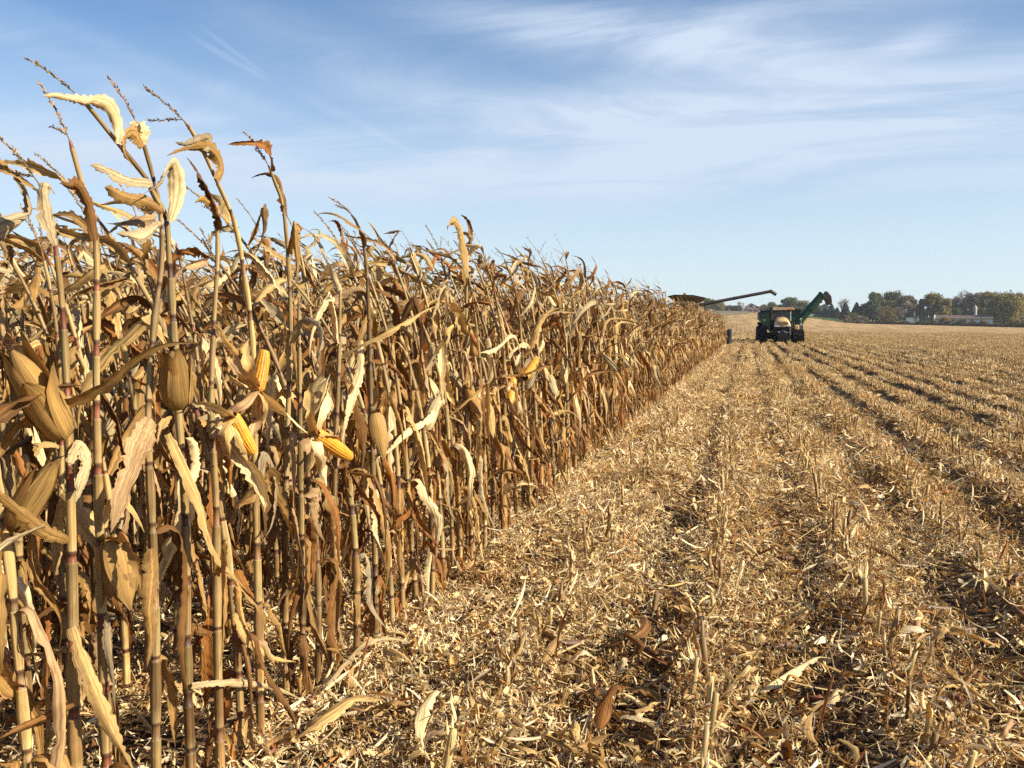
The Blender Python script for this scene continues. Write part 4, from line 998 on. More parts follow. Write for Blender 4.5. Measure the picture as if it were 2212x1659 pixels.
def husk_ear(mb, p, d, Ln, r, rs, lod=0, open_=0.0, mat=2, tone=None):
    """an ear wrapped in its dry husks"""
    d, a, b = frame_of(d); p = np.asarray(p, float)
    n, m = (12, 12) if lod == 0 else (6, 6)
    s = np.linspace(0, 1, n); rr = r * np.interp(s, [0, .06, .25, .55, .8, .93, 1], [.35, .72, .98, 1, .72, .42, .12])
    th = np.linspace(0, 2 * math.pi, m, endpoint=False); ridge = 1 + 0.07 * np.sin(th * 5 + rs.rand() * 6) + 0.04 * np.sin(th * 9)
    base = np.array(tone if tone is not None else PAL[rs.choice([0, 1, 1, 5, 2])]) * np.array((0.98, 1.0, 0.98))
    P = p + s[:, None, None] * Ln * d + (rr[:, None] * ridge)[..., None] * (np.cos(th)[:, None] * a + np.sin(th)[:, None] * b)[None]
    cs = base * np.interp(s, [0, .2, .8, 1], [.75, 1, .95, .55])[:, None]
    uv = np.zeros((n, m, 3)); uv[..., 0] = np.linspace(0, 3, m)[None]; uv[..., 1] = s[:, None] * .6; uv[..., 2] = rs.rand()
    mb.grid(P, cs, mat, True, uv)
    k = 6 if lod == 0 else 3; nn = 10 if lod == 0 else 5; mm = 5 if lod == 0 else 3
    for i in range(k):
        t0 = 2 * math.pi * (i + rs.rand() * 0.5) / k; arc = rs.uniform(0.7, 1.15); L_ = rs.uniform(0.8, 1.18); fl = rs.uniform(0, 1) ** 2 * 0.9 + open_ * rs.rand()
        ss = np.linspace(0, 1, nn); P = np.zeros((nn, mm, 3))
        r_ = r * 1.07 * np.interp(ss * L_, [0, .06, .25, .55, .8, .93, 1.2], [.4, .8, 1.0, 1.02, .78, .5, .2]) + 0.002 * i
        out = fl * np.clip(ss - 0.55, 0, 1) ** 1.5 * r * 6
        wv = arc * np.interp(ss, [0, .3, .75, 1], [1, 1, .7, .08])
        jj = np.linspace(-1, 1, mm)
        for q_ in range(nn):
            tt = t0 + jj * wv[q_]; rad = r_[q_] + out[q_] + 0.05 * r * np.sin(jj * 4 + q_)
            P[q_] = p + d * Ln * ss[q_] * L_ + (rad[:, None] * (np.cos(tt)[:, None] * a + np.sin(tt)[:, None] * b))
        cc = base * rs.uniform(0.8, 1.12) * (np.array((1, .88, .78)) if rs.rand() < .25 else 1)
        uv = np.zeros((nn, mm, 3)); uv[..., 0] = np.linspace(0, 1.4, mm)[None]; uv[..., 1] = ss[:, None] * .6; uv[..., 2] = rs.rand()
        mb.grid(P, cc * np.interp(ss, [0, .2, .8, 1], [.8, 1, .95, .6])[:, None], mat, uv=uv)
    if lod == 0:      # dried silk
        for i in range(7):
            e = p + d * Ln * 1.0; q_ = e + d * rs.uniform(.01, .04) + rs.normal(0, .012, 3); mb.tube([e, (e + q_) / 2 + rs.normal(0, .004, 3), q_], [.003, .002, .001], (.07, .035, .02), 3, mat, cap=False)
def cob(mb, p, d, Ln, r, rs, rows=16, per=34, mat=3):
    """a bare ear with its kernels standing proud in rows"""
    d, a, b = frame_of(d); p = np.asarray(p, float)
    kn, kl = 5, 4
    th = np.linspace(0, 2 * math.pi, rows * kn, endpoint=False); s = np.linspace(0, 1, per * kl)
    S2, T2 = np.meshgrid(s, th, indexing='ij')
    u = (T2 / (2 * math.pi) * rows + 0.10 * np.sin(S2 * 9)) % 1; rowi = np.floor(T2 / (2 * math.pi) * rows)
    v = (S2 * per + 0.5 * (rowi % 2)) % 1
    bump = np.clip(1 - np.abs(2 * u - 1) ** 3.2, 0, 1) * np.clip(1 - np.abs(2 * v - 1) ** 3.0, 0, 1)
    rr = r * np.interp(s, [0, .05, .3, .7, .92, .98, 1], [.8, .95, 1, .93, .72, .55, .15])[:, None] * (0.86 + 0.14 * bump ** 0.6)
    P = p + S2[..., None] * Ln * d + rr[..., None] * (np.cos(T2)[..., None] * a + np.sin(T2)[..., None] * b)
    cell = (np.sin((rowi * 12.9898 + np.floor(S2 * per + 0.5 * (rowi % 2)) * 78.233)) * 43758.5453) % 1
    c_hi = np.array((0.80, 0.42, 0.045)); c_lo = np.array((0.30, 0.07, 0.008))
    C = c_lo + (c_hi - c_lo) * (np.clip(bump, 0, 1) ** 0.8)[..., None]; C = C * (0.82 + 0.34 * cell[..., None])
    C = C * np.where(cell[..., None] > .9, np.array((1, .85, .7)), 1)
    mb.grid(P, C.reshape(-1, 3), mat, True)
def tassel(mb, p, d, Ln, rs, lod=0, nb=None):
    d = np.asarray(d, float); d /= np.linalg.norm(d); p = np.asarray(p, float)
    col = PAL[rs.choice([2, 5, 6, 6])] * 0.95
    def spike(p, d, Ln, th_):
        n = 5; w = np.array((math.cos(WIND), math.sin(WIND), -0.25)); pts = [p]
        for i in range(n): dd = d + w * 0.06 * i; dd /= np.linalg.norm(dd); pts.append(pts[-1] + dd * Ln / n)
        pts = np.array(pts); mb.tube(pts, np.linspace(.0022, .001, n + 1) * th_, col * .8, 3, 1, cap=False)
        k = int((95 if lod == 0 else 14) * Ln / 0.25); t = np.linspace(.15, 1, k)
        idx = t * n; i0 = np.minimum(idx.astype(int), n - 1); c = pts[i0] + (pts[i0 + 1] - pts[i0]) * (idx - i0)[:, None]
        o = rs.normal(0, 1, (k, 3)); o /= np.linalg.norm(o, axis=1)[:, None]; ax = d * 0.75 + o * 0.55; ax /= np.linalg.norm(ax, axis=1)[:, None]
        sd_ = np.cross(ax, rs.normal(0, 1, (k, 3))); sd_ /= np.linalg.norm(sd_, axis=1)[:, None]
        l_ = (.011 if lod == 0 else .022); w_ = .0028 if lod == 0 else .004
        V = np.stack([c, c + ax * l_ * .5 + sd_ * w_, c + ax * l_, c + ax * l_ * .5 - sd_ * w_], 1)
        mb.raw(V.reshape(-1, 3), np.arange(4 * k).reshape(k, 4), np.repeat(col * rs.uniform(.7, 1.3, (k, 1)), 4, 0), mat=0)
    spike(p, d, Ln, 1)
    for i in range(rs.randint(0, 4) if nb is None else nb):
        t = rs.uniform(0, .2); o = rs.normal(0, 1, 3); dd = d + o * 0.45; dd /= np.linalg.norm(dd); spike(p + d * Ln * t, dd, Ln * rs.uniform(.3, .6), .7)
def stalk_mesh(mb, path, r0, r1, nodes, rs, sides=8, mat=1):
    """path: dense polyline. nodes: fractions where the nodes sit. Returns the collar of every leaf sheath."""
    P = np.asarray(path, float); ln = np.concatenate([[0], np.cumsum(np.linalg.norm(np.diff(P, axis=0), axis=1))]); tot = ln[-1]
    def at(t): t = min(max(t, 0), 1) * tot; return np.array([np.interp(t, ln, P[:, k]) for k in range(3)])
    ts, rad, col, collars = [], [], [], []
    def add(t, r, c): ts.append(t); rad.append(r); col.append(c)
    sheaths = SHEATH[rs.randint(0, 4)]; inter = INTER[rs.randint(0, 4)]
    e = 0.005 / tot
    for i, t in enumerate(nodes):
        t2 = nodes[i + 1] if i + 1 < len(nodes) else 1.0
        r = r0 + (r1 - r0) * t ** 1.3; sc = (sheaths * .6 + SHEATH[rs.randint(0, 4)] * .4) * rs.uniform(.75, 1.15) * (.8 if rs.rand() < .25 else 1); ic = inter * rs.uniform(.7, 1.2)
        low = t * tot < 0.35 and rs.rand() < 0.5
        add(t - 2 * e, r * .95, ic * .6); add(t - e, r * 1.06, NODE); add(t + e * .4, r * 1.16, NODE * 1.6); add(t + e, r * 1.07, sc * 1.05)
        f = rs.uniform(.68, .95); tc_ = t + (t2 - t) * f
        if low: sc = sc * np.array((.72, .62, .6))
        bl = rs.choice([1.08, 1.12, 1.3, 1.45]) if t * tot > .3 else 1.1; add(t + (tc_ - t) * .3, r * (bl * .7 + .33), sc * rs.uniform(.85, 1.1)); add(t + (tc_ - t) * .6, r * bl, sc * rs.uniform(.85, 1.15)); add(tc_ - e, r * 1.12, sc * .9); add(tc_, r * 1.22, sc * .8); add(tc_ + e * .6, r * .92, ic * .8)
        add((tc_ + t2) / 2, r * .88, ic)
        collars.append((tc_, at(tc_), r, i))
    add(1.0, r1 * .7, inter)
    ts = np.array(ts); o = np.argsort(ts, kind='stable'); pts = np.array([at(t) for t in ts[o]])
    # keep rings strictly apart
    keep = np.concatenate([[True], np.diff(ts[o]) > 1e-5]); o = o[keep]
    mb.tube(np.array([at(t) for t in ts[o]]), np.array(rad)[o], np.array(col)[o], sides, mat, rs.rand())
    return collars, at, tot
class Parts:
    """collects the parts of one plant: merged into one mesh or one mesh each"""
    def __init__(s, merged): s.merged = merged; s.all = MB() if merged else None; s.list = []
    def new(s, name):
        if s.merged: return s.all
        m = MB(); s.list.append((name, m, None)); return m
    def sub(s, name, owner):
        if s.merged: return s.all
        m = MB(); s.list.append((name, m, owner)); return m
    def finish(s, name, loc, link=True):
        if s.merged:
            return s.all.build(name, PLANT_MATS, None, True, link)
        root = empty(name, loc); made = {}
        for nm, m, owner in s.list:
            if not m.V: continue
            used = sorted(set(mt for _, mt in m.F)); 
            m.F = [(f, used.index(mt)) for f, mt in m.F]
            o = m.build(nm, [PLANT_MATS[u] for u in used], made.get(id(owner), root)); made[id(m)] = o
            if nm == 'kernels': o['kind'] = 'stuff'
        return root
def grow(seed, H, merged=True, lod=1, lean=(0, 0), bend=0.25, path=None, az=None, ears=1, leaf_keep=1.0, spec_ears=(), spec_leaves=(), tass=True, top_cut=None, skip=(), name='corn_plant', loc=(0, 0, 0), link=True, rscale=1.0, leafL=1.0, clear=None, k_row=0):
    rs = np.random.RandomState(seed); P = Parts(merged)
    n = 16
    if path is None:
        t = np.linspace(0, 1, n); w = np.array((math.cos(WIND), math.sin(WIND)))
        wob = rs.normal(0, 0.012, 2); ph = rs.rand() * 6
        z = H * (t - 0.10 * bend * t ** 3)
        path = np.stack([lean[0] * t * H + w[0] * bend * H * .55 * t ** 3.2 + wob[0] * np.sin(t * 5 + ph), lean[1] * t * H + w[1] * bend * H * .55 * t ** 3.2 + wob[1] * np.cos(t * 5 + ph), z], -1)
        if top_cut: path = path[:max(6, int(n * top_cut))]
    Ls = np.linalg.norm(np.diff(path, axis=0), axis=1).sum()
    nd = []; z = 0.03 + rs.rand() * 0.03; k = 0
    while z < Ls - 0.1: nd.append(z / Ls); z += rs.uniform(.85, 1.15) * np.interp(z, [0, .3, .8, 1.6, 2.2], [.13, .18, .205, .165, .13]); 
    r0 = (0.0125 + 0.003 * rs.rand()) * rscale
    collars, at, tot = stalk_mesh(P.new('stalk'), path, r0, 0.0042, nd, rs, 9 if lod == 0 else 5)
    if az is None: az = rs.rand() * math.pi
    nl = len(collars); kn = 40 if lod == 0 else 11; km = 7 if lod == 0 else 3
    for (tc_, p, r, i) in collars:
        h = tc_ * tot / max(tot, 1.9)
        if i in skip or (clear and clear[0] < p[2] < clear[1]): continue
        if rs.rand() > (0.97 if h > .2 else 0.8) * leaf_keep: continue
        a = az + (i % 2) * math.pi + rs.normal(0, .35)
        up = smooth(0.5, 0.9, h)
        st = rs.choice(['hang', 'broken', 'arch', 'curl', 'stream'], p=[.66 * (1 - up) + .06 * up, .24 * (1 - up) + .12 * up, .05 + .06 * up, .02, .03 * (1 - up) + .69 * up])
        Ln = leafL * rs.uniform(.75, 1.2) * np.interp(h, [0, .25, .5, .75, 1], [.32, .52, .68, .54, .32])
        Wd = rs.uniform(.65, 1.2) * np.interp(h, [0, .25, .5, .75, 1], [.032, .047, .056, .052, .036])
        c = PAL[rs.choice(7, p=[.20, .13, .26, .15, .08, .10, .08] if h > .35 else [.07, .05, .28, .32, .20, .02, .06])]  # low leaves browner, with the crop's inner shade put into their colour
        c = c * (1 - 0.12 * up) 
        mb = P.new('leaf')
        start = p + np.array((math.cos(a), math.sin(a), 0)) * r * .8
        pts = leaf_line(start, a, rs.uniform(.7, 1.25) if st != 'hang' else rs.uniform(.2, .9), Ln, st, rs, kn, wind=0.05 + 0.8 * up)
        blade(mb, pts, Wd, rs, c, roll=rs.uniform(.2, 1.6), twist=rs.uniform(-4, 4), wave=rs.uniform(.14, .42), m=km, fold=rs.uniform(.1, .6))
        if lod == 0 and rs.rand() < .6 and h < .85:      # the leaf sheath, split and standing off the stem
            t0_ = nd[i]; tt_ = np.linspace(t0_ + .25 * (tc_ - t0_), tc_ + rs.uniform(-.01, .012), 8); a3 = a + rs.normal(0, .6); off = np.array((math.cos(a3), math.sin(a3), 0))
            sp_ = np.array([at(q_) for q_ in tt_]) + off * (r * 1.12 + np.linspace(0, rs.uniform(.002, .016), 8))[:, None]
            blade(mb if merged else P.new('sheath'), sp_, rs.uniform(.028, .046), rs, (SHEATH[rs.randint(0, 4)] * .6 + PAL[rs.choice([0, 2, 5])] * .5), side0=np.cross((0, 0, 1.0), off), roll=rs.uniform(.9, 1.5), twist=rs.uniform(-.3, .3), wave=.12, m=7, base=.6, fold=0, jag=.1)
        for _e in range(int(rs.rand() < .85) + int(rs.rand() < .6 and h < .6)):
            if h > .8: break
            a2 = a + rs.normal(0, 1.2); p2 = leaf_line(p + np.array((math.cos(a2), math.sin(a2), 0)) * r, a2, rs.uniform(-.4, .9), Ln * rs.uniform(.35, .8), rs.choice(['hang', 'hang', 'hang', 'broken']), rs, kn, wind=.05)
            blade(mb if merged else P.new('leaf'), p2, Wd * rs.uniform(.4, .85), rs, PAL[rs.choice([2, 3, 4, 6, 2, 3])], roll=rs.uniform(.3, 1.5), twist=rs.uniform(-4, 4), wave=rs.uniform(.2, .45), m=km, fold=rs.uniform(.1, .6))
    for j in range(ears):
        c = min(collars, key=lambda q_: abs(q_[0] * tot - rs.uniform(.92, 1.18) - j * .2)); a = az + rs.choice([0, math.pi]) + rs.normal(0, .4)
        eb = P.new('ear'); droop = rs.rand() < .5
        d = np.array((math.cos(a), math.sin(a), -rs.uniform(1.0, 3.5) if droop else rs.uniform(1.2, 3.0)))
        s0 = c[1] + np.array((math.cos(a), math.sin(a), 0)) * (.035 if droop else .02); eb.tube([c[1] - (0, 0, .01), (c[1] + s0) / 2 + (0, 0, .012), s0], [.009, .01, .011], PAL[2], 5, 2, cap=False)
        husk_ear(eb, s0, d, rs.uniform(.19, .25), rs.uniform(.026, .034), rs, lod)
    for fn in spec_ears: fn(P, rs)
    for fn in spec_leaves: fn(P, rs)
    if tass:
        dd = path[-1] - path[-3]; tassel(P.new('tassel'), path[-1], dd / np.linalg.norm(dd) + np.array((math.cos(WIND), 0, 0)) * .15, rs.uniform(.18, .28) if len(path) < 30 else rs.uniform(.12, .16), rs, lod, nb=rs.choice([0, 1, 2, 3], p=[.3, .35, .2, .15]))
    return P.finish(name, loc, link)
# ------------------------------------------------------------------ scattering of uncountable masses
def scatter(name, variants, pos, rot, size, pick, label):
    col = bpy.data.collections.new(name + '_kinds')
    for v in variants: col.objects.link(v)
    me = bpy.data.meshes.new(name); n = len(pos)
    me.vertices.add(n); me.vertices.foreach_set('co', np.asarray(pos, np.float32).ravel())
    a = me.attributes.new('turn', 'FLOAT_VECTOR', 'POINT'); a.data.foreach_set('vector', np.asarray(rot, np.float32).ravel())
    a = me.attributes.new('size', 'FLOAT', 'POINT'); a.data.foreach_set('value', np.asarray(size, np.float32).ravel())
    a = me.attributes.new('pick', 'INT', 'POINT'); a.data.foreach_set('value', np.asarray(pick, np.int32).ravel())
    o = bpy.data.objects.new(name, me); COL.objects.link(o)
    g = bpy.data.node_groups.new(name, 'GeometryNodeTree')
    g.interface.new_socket('Geometry', in_out='INPUT', socket_type='NodeSocketGeometry'); g.interface.new_socket('Geometry', in_out='OUTPUT', socket_type='NodeSocketGeometry')
    gi = g.nodes.new('NodeGroupInput'); go_ = g.nodes.new('NodeGroupOutput'); ip = g.nodes.new('GeometryNodeInstanceOnPoints')
    ci = g.nodes.new('GeometryNodeCollectionInfo'); ci.inputs['Collection'].default_value = col; ci.inputs['Separate Children'].default_value = True; ci.inputs['Reset Children'].default_value = True
    def na(nm, ty):
        x = g.nodes.new('GeometryNodeInputNamedAttribute'); x.data_type = ty; x.inputs['Name'].default_value = nm
        return [s_ for s_ in x.outputs if s_.enabled and s_.name == 'Attribute'][0]
    g.links.new(gi.outputs[0], ip.inputs['Points']); g.links.new(ci.outputs[0], ip.inputs['Instance']); ip.inputs['Pick Instance'].default_value = True
    g.links.new(na('pick', 'INT'), ip.inputs['Instance Index']); g.links.new(na('turn', 'FLOAT_VECTOR'), ip.inputs['Rotation']); g.links.new(na('size', 'FLOAT'), ip.inputs['Scale'])
    g.links.new(ip.outputs[0], go_.inputs[0])
    md = o.modifiers.new('scatter', 'NODES'); md.node_group = g
    return tag(o, label, kind='stuff')

# ------------------------------------------------------------------ standing corn
X0, SP = -1.65, 0.762
def hero(label, stem, tas=True, ears=0, spec=(), lv=(), dx=0.0, keep=0.6, seed=1, skip_top=True, rscale=1.0, tall=False):
    X = X0 + dx
    W = [on_x(a, b, X) for a, b in stem]
    base = Vector((X, W[0].y + (W[0].y - W[1].y) * 0.15, 0.0))
    pts = [np.zeros(3)] + [np.array(w - base) for w in W]
    path = catmull(pts, 40)
    loc = base
    se, sl = [], []
    for kind, a, b, r, extra in spec:
        pa = np.array(on_x(*a, X + 0.045) - base); pb = np.array(on_x(*b, X + 0.07) - base)
        def fn(P, rs, kind=kind, pa=pa, pb=pb, r=r, extra=extra):
            e = P.new('ear'); c = path[np.argmin(np.linalg.norm(path - pa, axis=1))]
            e.tube([c, (c + pa) / 2 + (0, 0, .01), pa], [.008, .009, .012], PAL[2], 6, 2, cap=False)
            Ln = np.linalg.norm(pb - pa)
            if kind == 'husk': husk_ear(e, pa, pb - pa, Ln, r, rs, 0, 0.12, tone=PAL[rs.choice([0, 0, 2])] * 1.05)
            else: cob(P.sub('kernels', e), pa, pb - pa, Ln, r, rs)
            for h in extra:
                hp_ = [np.array(on_x(u, v, X + 0.05 + 0.035 * math.sin(i * 1.7 + u)) - base) for i, (u, v) in enumerate(h)]; hp_[0] = pa + (pb - pa) * 0.02
                blade(P.sub('husk', e), catmull(hp_, 12), rs.uniform(.045, .058), rs, PAL[rs.choice([1, 1, 0, 6])] * (1.08, 1.08, 1.1), roll=rs.uniform(.5, 1.1), twist=rs.uniform(-.6, .6), wave=.1, m=5, mat=2, base=.8, taper=.3, fold=.05)
        se.append(fn)
    for pl, wd, ci, roll, ddx in lv:
        lp = [np.array(on_x(u, v, X + 0.03 + ddx * i / len(pl)) - base) for i, (u, v) in enumerate(pl)]
        def fl(P, rs, lp=lp, wd=wd, ci=ci, roll=roll):
            dirn = lp[1] - lp[0]; sd_ = np.cross(dirn, (0.85, -0.5, 0.1))
            blade(P.new('leaf'), catmull(lp, 44), wd * .74, rs, PAL[ci] * rs.uniform(.95, 1.1), side0=sd_, jag=.05, roll=roll, twist=rs.uniform(-.5, .5), wave=.2, m=7)
        sl.append(fl)
    top = () 
    o = grow(seed, 2.0, False, 0, path=path, ears=ears, leaf_keep=keep, spec_ears=se, spec_leaves=sl, tass=tas, loc=loc, rscale=rscale, leafL=.9, clear=((1.0, 9) if tall else (1.0, 1.8) if spec else None))
    return tag(o, label, 'corn plant', 'dry corn plants standing in the field')
def c1(*p): return [((x / 2.37) / 1.4756, (200 + y / 2.37) / 1.4756) for x, y in p]
near = []
hero('dry corn plant with a huge husked ear pointing up left at the frame edge', [(163, 1640), (160, 1560), (157, 1300), (150, 1000), (137, 700), (118, 520), (100, 430), (84, 396)], seed=301, rscale=1.08,
     spec=[('husk', (136, 940), (24, 756), .037, [])], keep=0.57,
     lv=[([(157, 1355), (178, 1420), (205, 1490), (235, 1565), (268, 1630), (300, 1690)], .055, 0, .6, .16), ([(152, 1168), (110, 1150), (55, 1115), (0, 1070), (-40, 1050)], .052, 2, .9, .1),
         ([(160, 1525), (110, 1545), (50, 1572), (-10, 1600)], .032, 3, 1.2, .05), ([(150, 1000), (175, 960), (190, 1000), (172, 1060), (160, 1090)], .045, 1, .5, .05),
         ([(122, 530), (104, 470), (96, 410), (104, 395), (120, 420)], .05, 5, 1.0, 0)])
hero('dry corn plant with a squat husked ear hanging at knee height', [(230, 1640), (222, 1400), (214, 1100), (208, 850), (209, 560), (200, 478), (174, 387), (160, 336), (151, 304)], seed=302, tall=True, keep=0.57,
     spec=[('husk', (236, 1166), (266, 1302), .036, [])],
     lv=[([(228, 1140), (238, 1095), (268, 1082), (295, 1115), (312, 1150)], .034, 0, .8, .08), ([(206, 520), (190, 440), (168, 400), (150, 402), (128, 396)], .05, 3, 1.2, 0), ([(229, 1330), (238, 1400), (247, 1470), (250, 1540)], .035, 5, 1.6, .02)])
hero('dry corn plant with a broad brown leaf draped over its red stem', [(337, 1640), (335, 1300), (325, 1060), (320, 900), (333, 700), (350, 560), (345, 450), (331, 385), (311, 313), (297, 270)], seed=303, tall=True, keep=0.52,
     lv=[([(329, 905), (318, 940), (292, 1000), (264, 1075), (240, 1150)], .105, 6, .35, .10), ([(327, 1185), (330, 1240), (322, 1310), (326, 1380), (318, 1440)], .07, 2, .8, .05),
         (c1((1085, 620), (1060, 500), (1045, 450), (1100, 500), (1090, 600)), .06, 1, .6, 0), (c1((1080, 640), (1020, 540), (960, 570), (950, 680), (1010, 780)), .05, 2, .8, 0)])
hero('tallest corn plant, its tassel bent far over to the left', [(412, 1640), (403, 1400), (400, 1100), (386, 900), (378, 760), (369, 607), (365, 558), (363, 507), (355, 458), (331, 421), (317, 387), (252, 307), (200, 241), (169, 207)], seed=304, tall=True, keep=0.47, rscale=1.05,
     spec=[('husk', (384, 880), (370, 758), .036, [])],
     lv=[(c1((890, 612), (897, 480), (840, 340), (740, 292), (640, 290), (540, 268), (430, 248), (320, 250)), .046, 1, .7, 0), (c1((1285, 1200), (1330, 1050), (1345, 880), (1310, 775), (1250, 850), (1210, 930), (1090, 985)), .062, 1, .6, .05),
         (c1((1150, 905), (1000, 885), (860, 830), (760, 785), (680, 772)), .05, 5, .8, 0), (c1((1230, 1130), (1100, 1055), (950, 1015), (850, 960), (790, 942)), .055, 2, .7, 0),
         (c1((1215, 1210), (1100, 1290), (1000, 1300), (880, 1290)), .05, 5, .8, 0),
         ([(362, 938), (384, 985), (410, 1040), (434, 1095), (448, 1150), (470, 1203), (500, 1240), (532, 1272)], .050, 0, .5, .12), ([(372, 900), (352, 920), (340, 960)], .03, 0, .7, .02),
         ([(404, 1060), (424, 1010), (418, 960), (400, 945)], .045, 1, .6, .03)])
hero('dry corn plant with a half husked yellow ear hanging right of it', [(476, 1640), (470, 1400), (467, 1100), (456, 880), (462, 700), (470, 560), (469, 470)], seed=305, keep=0.62, tas=False,
     spec=[('cob', (500, 898), (546, 978), .027, [[(498, 900), (470, 882), (440, 874), (412, 868)], [(495, 905), (489, 930), (489, 960), (494, 990)], [(502, 905), (514, 935), (527, 965), (538, 985)]])],
     lv=[(c1((1640, 1160), (1620, 1080), (1540, 1032), (1470, 1060)), .045, 2, .8, 0), ([(415, 1482), (470, 1476), (540, 1478), (600, 1490), (655, 1512)], .036, 1, .9, .05), ([(470, 700), (510, 760), (560, 790)], .04, 2, 1, .02),
         ([(508, 1325), (528, 1368), (560, 1400), (600, 1424), (640, 1430)], .045, 0, .7, .08)])
hero('corn plant with a bare yellow cob standing up out of spread husks', [(562, 1520), (558, 1300), (552, 1050), (545, 740), (523, 564), (514, 513), (503, 470), (486, 430), (466, 387), (446, 341), (423, 296), (400, 264)], seed=306, tall=True, keep=0.52,
     spec=[('cob', (554, 842), (571, 755), .029, [[(552, 840), (522, 802), (498, 772), (478, 742)], [(551, 842), (525, 828), (495, 810)], [(553, 842), (540, 800), (531, 765), (540, 730)], [(552, 846), (520, 868), (492, 893), (466, 925)],
        [(560, 850), (598, 876), (632, 905), (667, 938)], [(556, 850), (556, 890), (548, 930), (536, 965)], [(560, 850), (578, 872), (574, 905), (566, 935)]])],
     lv=[(c1((1640, 885), (1672, 800), (1640, 700), (1560, 645), (1450, 650), (1360, 672), (1260, 705)), .058, 2, .7, 0), (c1((1550, 665), (1580, 575), (1500, 592), (1400, 620), (1325, 602)), .045, 5, .7, 0), ([(560, 1060), (575, 980), (600, 1040), (590, 1130), (560, 1180)], .05, 5, .8, .05)])
hero('tall thin corn plant whose upright tassel stands against the sky', [(618, 1480), (616, 1200), (622, 900), (628, 700), (620, 520), (609, 437), (597, 401), (580, 358)], seed=307, dx=-.10, keep=0.85)
hero('broken topped corn plant with a bare cob leaning right', [(655, 1430), (652, 1200), (650, 1060), (647, 800), (645, 642)], tas=False, seed=308, keep=0.72,
     spec=[('cob', (679, 937), (757, 988), .033, [[(678, 930), (672, 890), (667, 855), (671, 826)], [(682, 930), (697, 892), (706, 860), (714, 822)], [(680, 940), (670, 975), (664, 1010), (652, 1042)], [(683, 940), (690, 985), (698, 1020), (706, 1052)], [(690, 930), (716, 938), (738, 955)]])])
hero('broken topped corn plant right of the leaning bare cob', [(715, 1440), (720, 1200), (724, 1000), (733, 760), (735, 627)], tas=False, seed=309, keep=0.82, ears=0, lv=[([(781, 735), (779, 800), (764, 850), (750, 905), (738, 955)], .055, 1, .5, .02)])
hero('corn plant with a slim husked ear hanging straight down', [(812, 1330), (808, 1100), (801, 870), (797, 700), (790, 560), (775, 490), (758, 462)], seed=310, keep=0.82,
     spec=[('husk', (808, 892), (824, 980), .034, [])], lv=[([(958, 868), (930, 905), (885, 932), (845, 972), (805, 996)], .05, 1, .5, .02)])
hero('corn plant topped by a curled yellow flag leaf', [(1010, 1150), (1012, 900), (1008, 700), (1008, 580), (1003, 520)], tas=False, seed=311, keep=0.82, dx=0.0,
     lv=[([(1008, 600), (1006, 545), (998, 500), (984, 480), (972, 486), (966, 500)], .09, 0, .6, 0)])
hero('corn plant with a husked ear below a hooked pale leaf', [(1040, 1130), (1040, 950), (1036, 780), (1020, 640), (1003, 560)], seed=312, keep=0.82, spec=[('husk', (1050, 872), (1057, 938), .036, [])],
     lv=[([(1010, 930), (1016, 880), (1040, 852), (1070, 850)], .05, 1, .6, .02)])
hero('corn plant with a yellow cob peeking from its husk', [(1090, 1090), (1090, 900), (1088, 760), (1070, 640), (1050, 570)], seed=313, keep=0.82, spec=[('cob', (1108, 820), (1101, 872), .032, [[(1108, 820), (1118, 845), (1106, 880)], [(1108, 820), (1094, 840), (1096, 868)]])])
hero('corn plant with a yellow cob slanting up behind a leaf', [(1130, 1060), (1130, 900), (1128, 760), (1115, 640), (1090, 560)], seed=314, keep=0.82, spec=[('cob', (1134, 815), (1160, 776), .036, [[(1134, 815), (1160, 820), (1182, 800)], [(1134, 815), (1120, 790), (1125, 760)]])])
taken = [1.90, 2.0, 2.2, 2.37, 2.54, 2.78, 2.97, 3.08, 3.36, 3.74, 5.3, 5.6, 6.2, 6.65]
def row_x(k): return X0 - SP * k
def sway(y): return 0.58 * (np.clip(y, 0, 130) / 64.0) ** 1.4      # the rows bear slightly to the right with distance
ROWN = ['front row', 'second row', 'third row', 'fourth row', 'fifth row']
kinds_n = 26
variants = [grow(700 + i, 1.98 + 0.03 * (i % 7), True, 1, lean=(nr.normal(0, .02), nr.normal(0, .025)), bend=nr.uniform(.12, .55), az=nr.uniform(0, 3.14), ears=1 if i % 5 else 0, tass=(i % 4 != 0), top_cut=.8 if i % 9 == 4 else None, link=False, k_row=1, name='corn_plant') for i in range(kinds_n)]
n_near = 14
full, single, rest = [], [], []
spots = []
for k in range(0, 44):
    y = 0.9 + 0.1 * (k % 3)
    ymax = 64.2 if k < 9 else (88 if k < 16 else 60)
    while y < ymax:
        y += (0.165 if k < 12 else .21) * nr.uniform(.75, 1.25)
        x = row_x(k) + nr.normal(0, .022) + float(sway(y))
        if k > 0 and y < -x * 0.72 - 0.8: continue
        if k == 0 and any(abs(y - t) < 0.085 for t in taken): continue
        spots.append((k, x, y))
spots.sort(key=lambda s_: s_[2] ** 2 + s_[1] ** 2 + s_[0] * 9.0)
zn = lambda x, y: nr.normal(0, .02)
idx_f = 0; cnt = {}
def ordinal(n): return '%d%s' % (n, {1: 'st', 2: 'nd', 3: 'rd'}.get(n % 10 if n % 100 not in (11, 12, 13) else 0, 'th'))
for i, (k, x, y) in enumerate(spots):
    if idx_f < 104 and k < 4 and y < 9.5: full.append((k, x, y)); idx_f += 1
    elif len(single) < 180 and k < 5: single.append((k, x, y))
    else: rest.append((k, x, y))
full.sort(key=lambda s_: (s_[0], s_[2]))
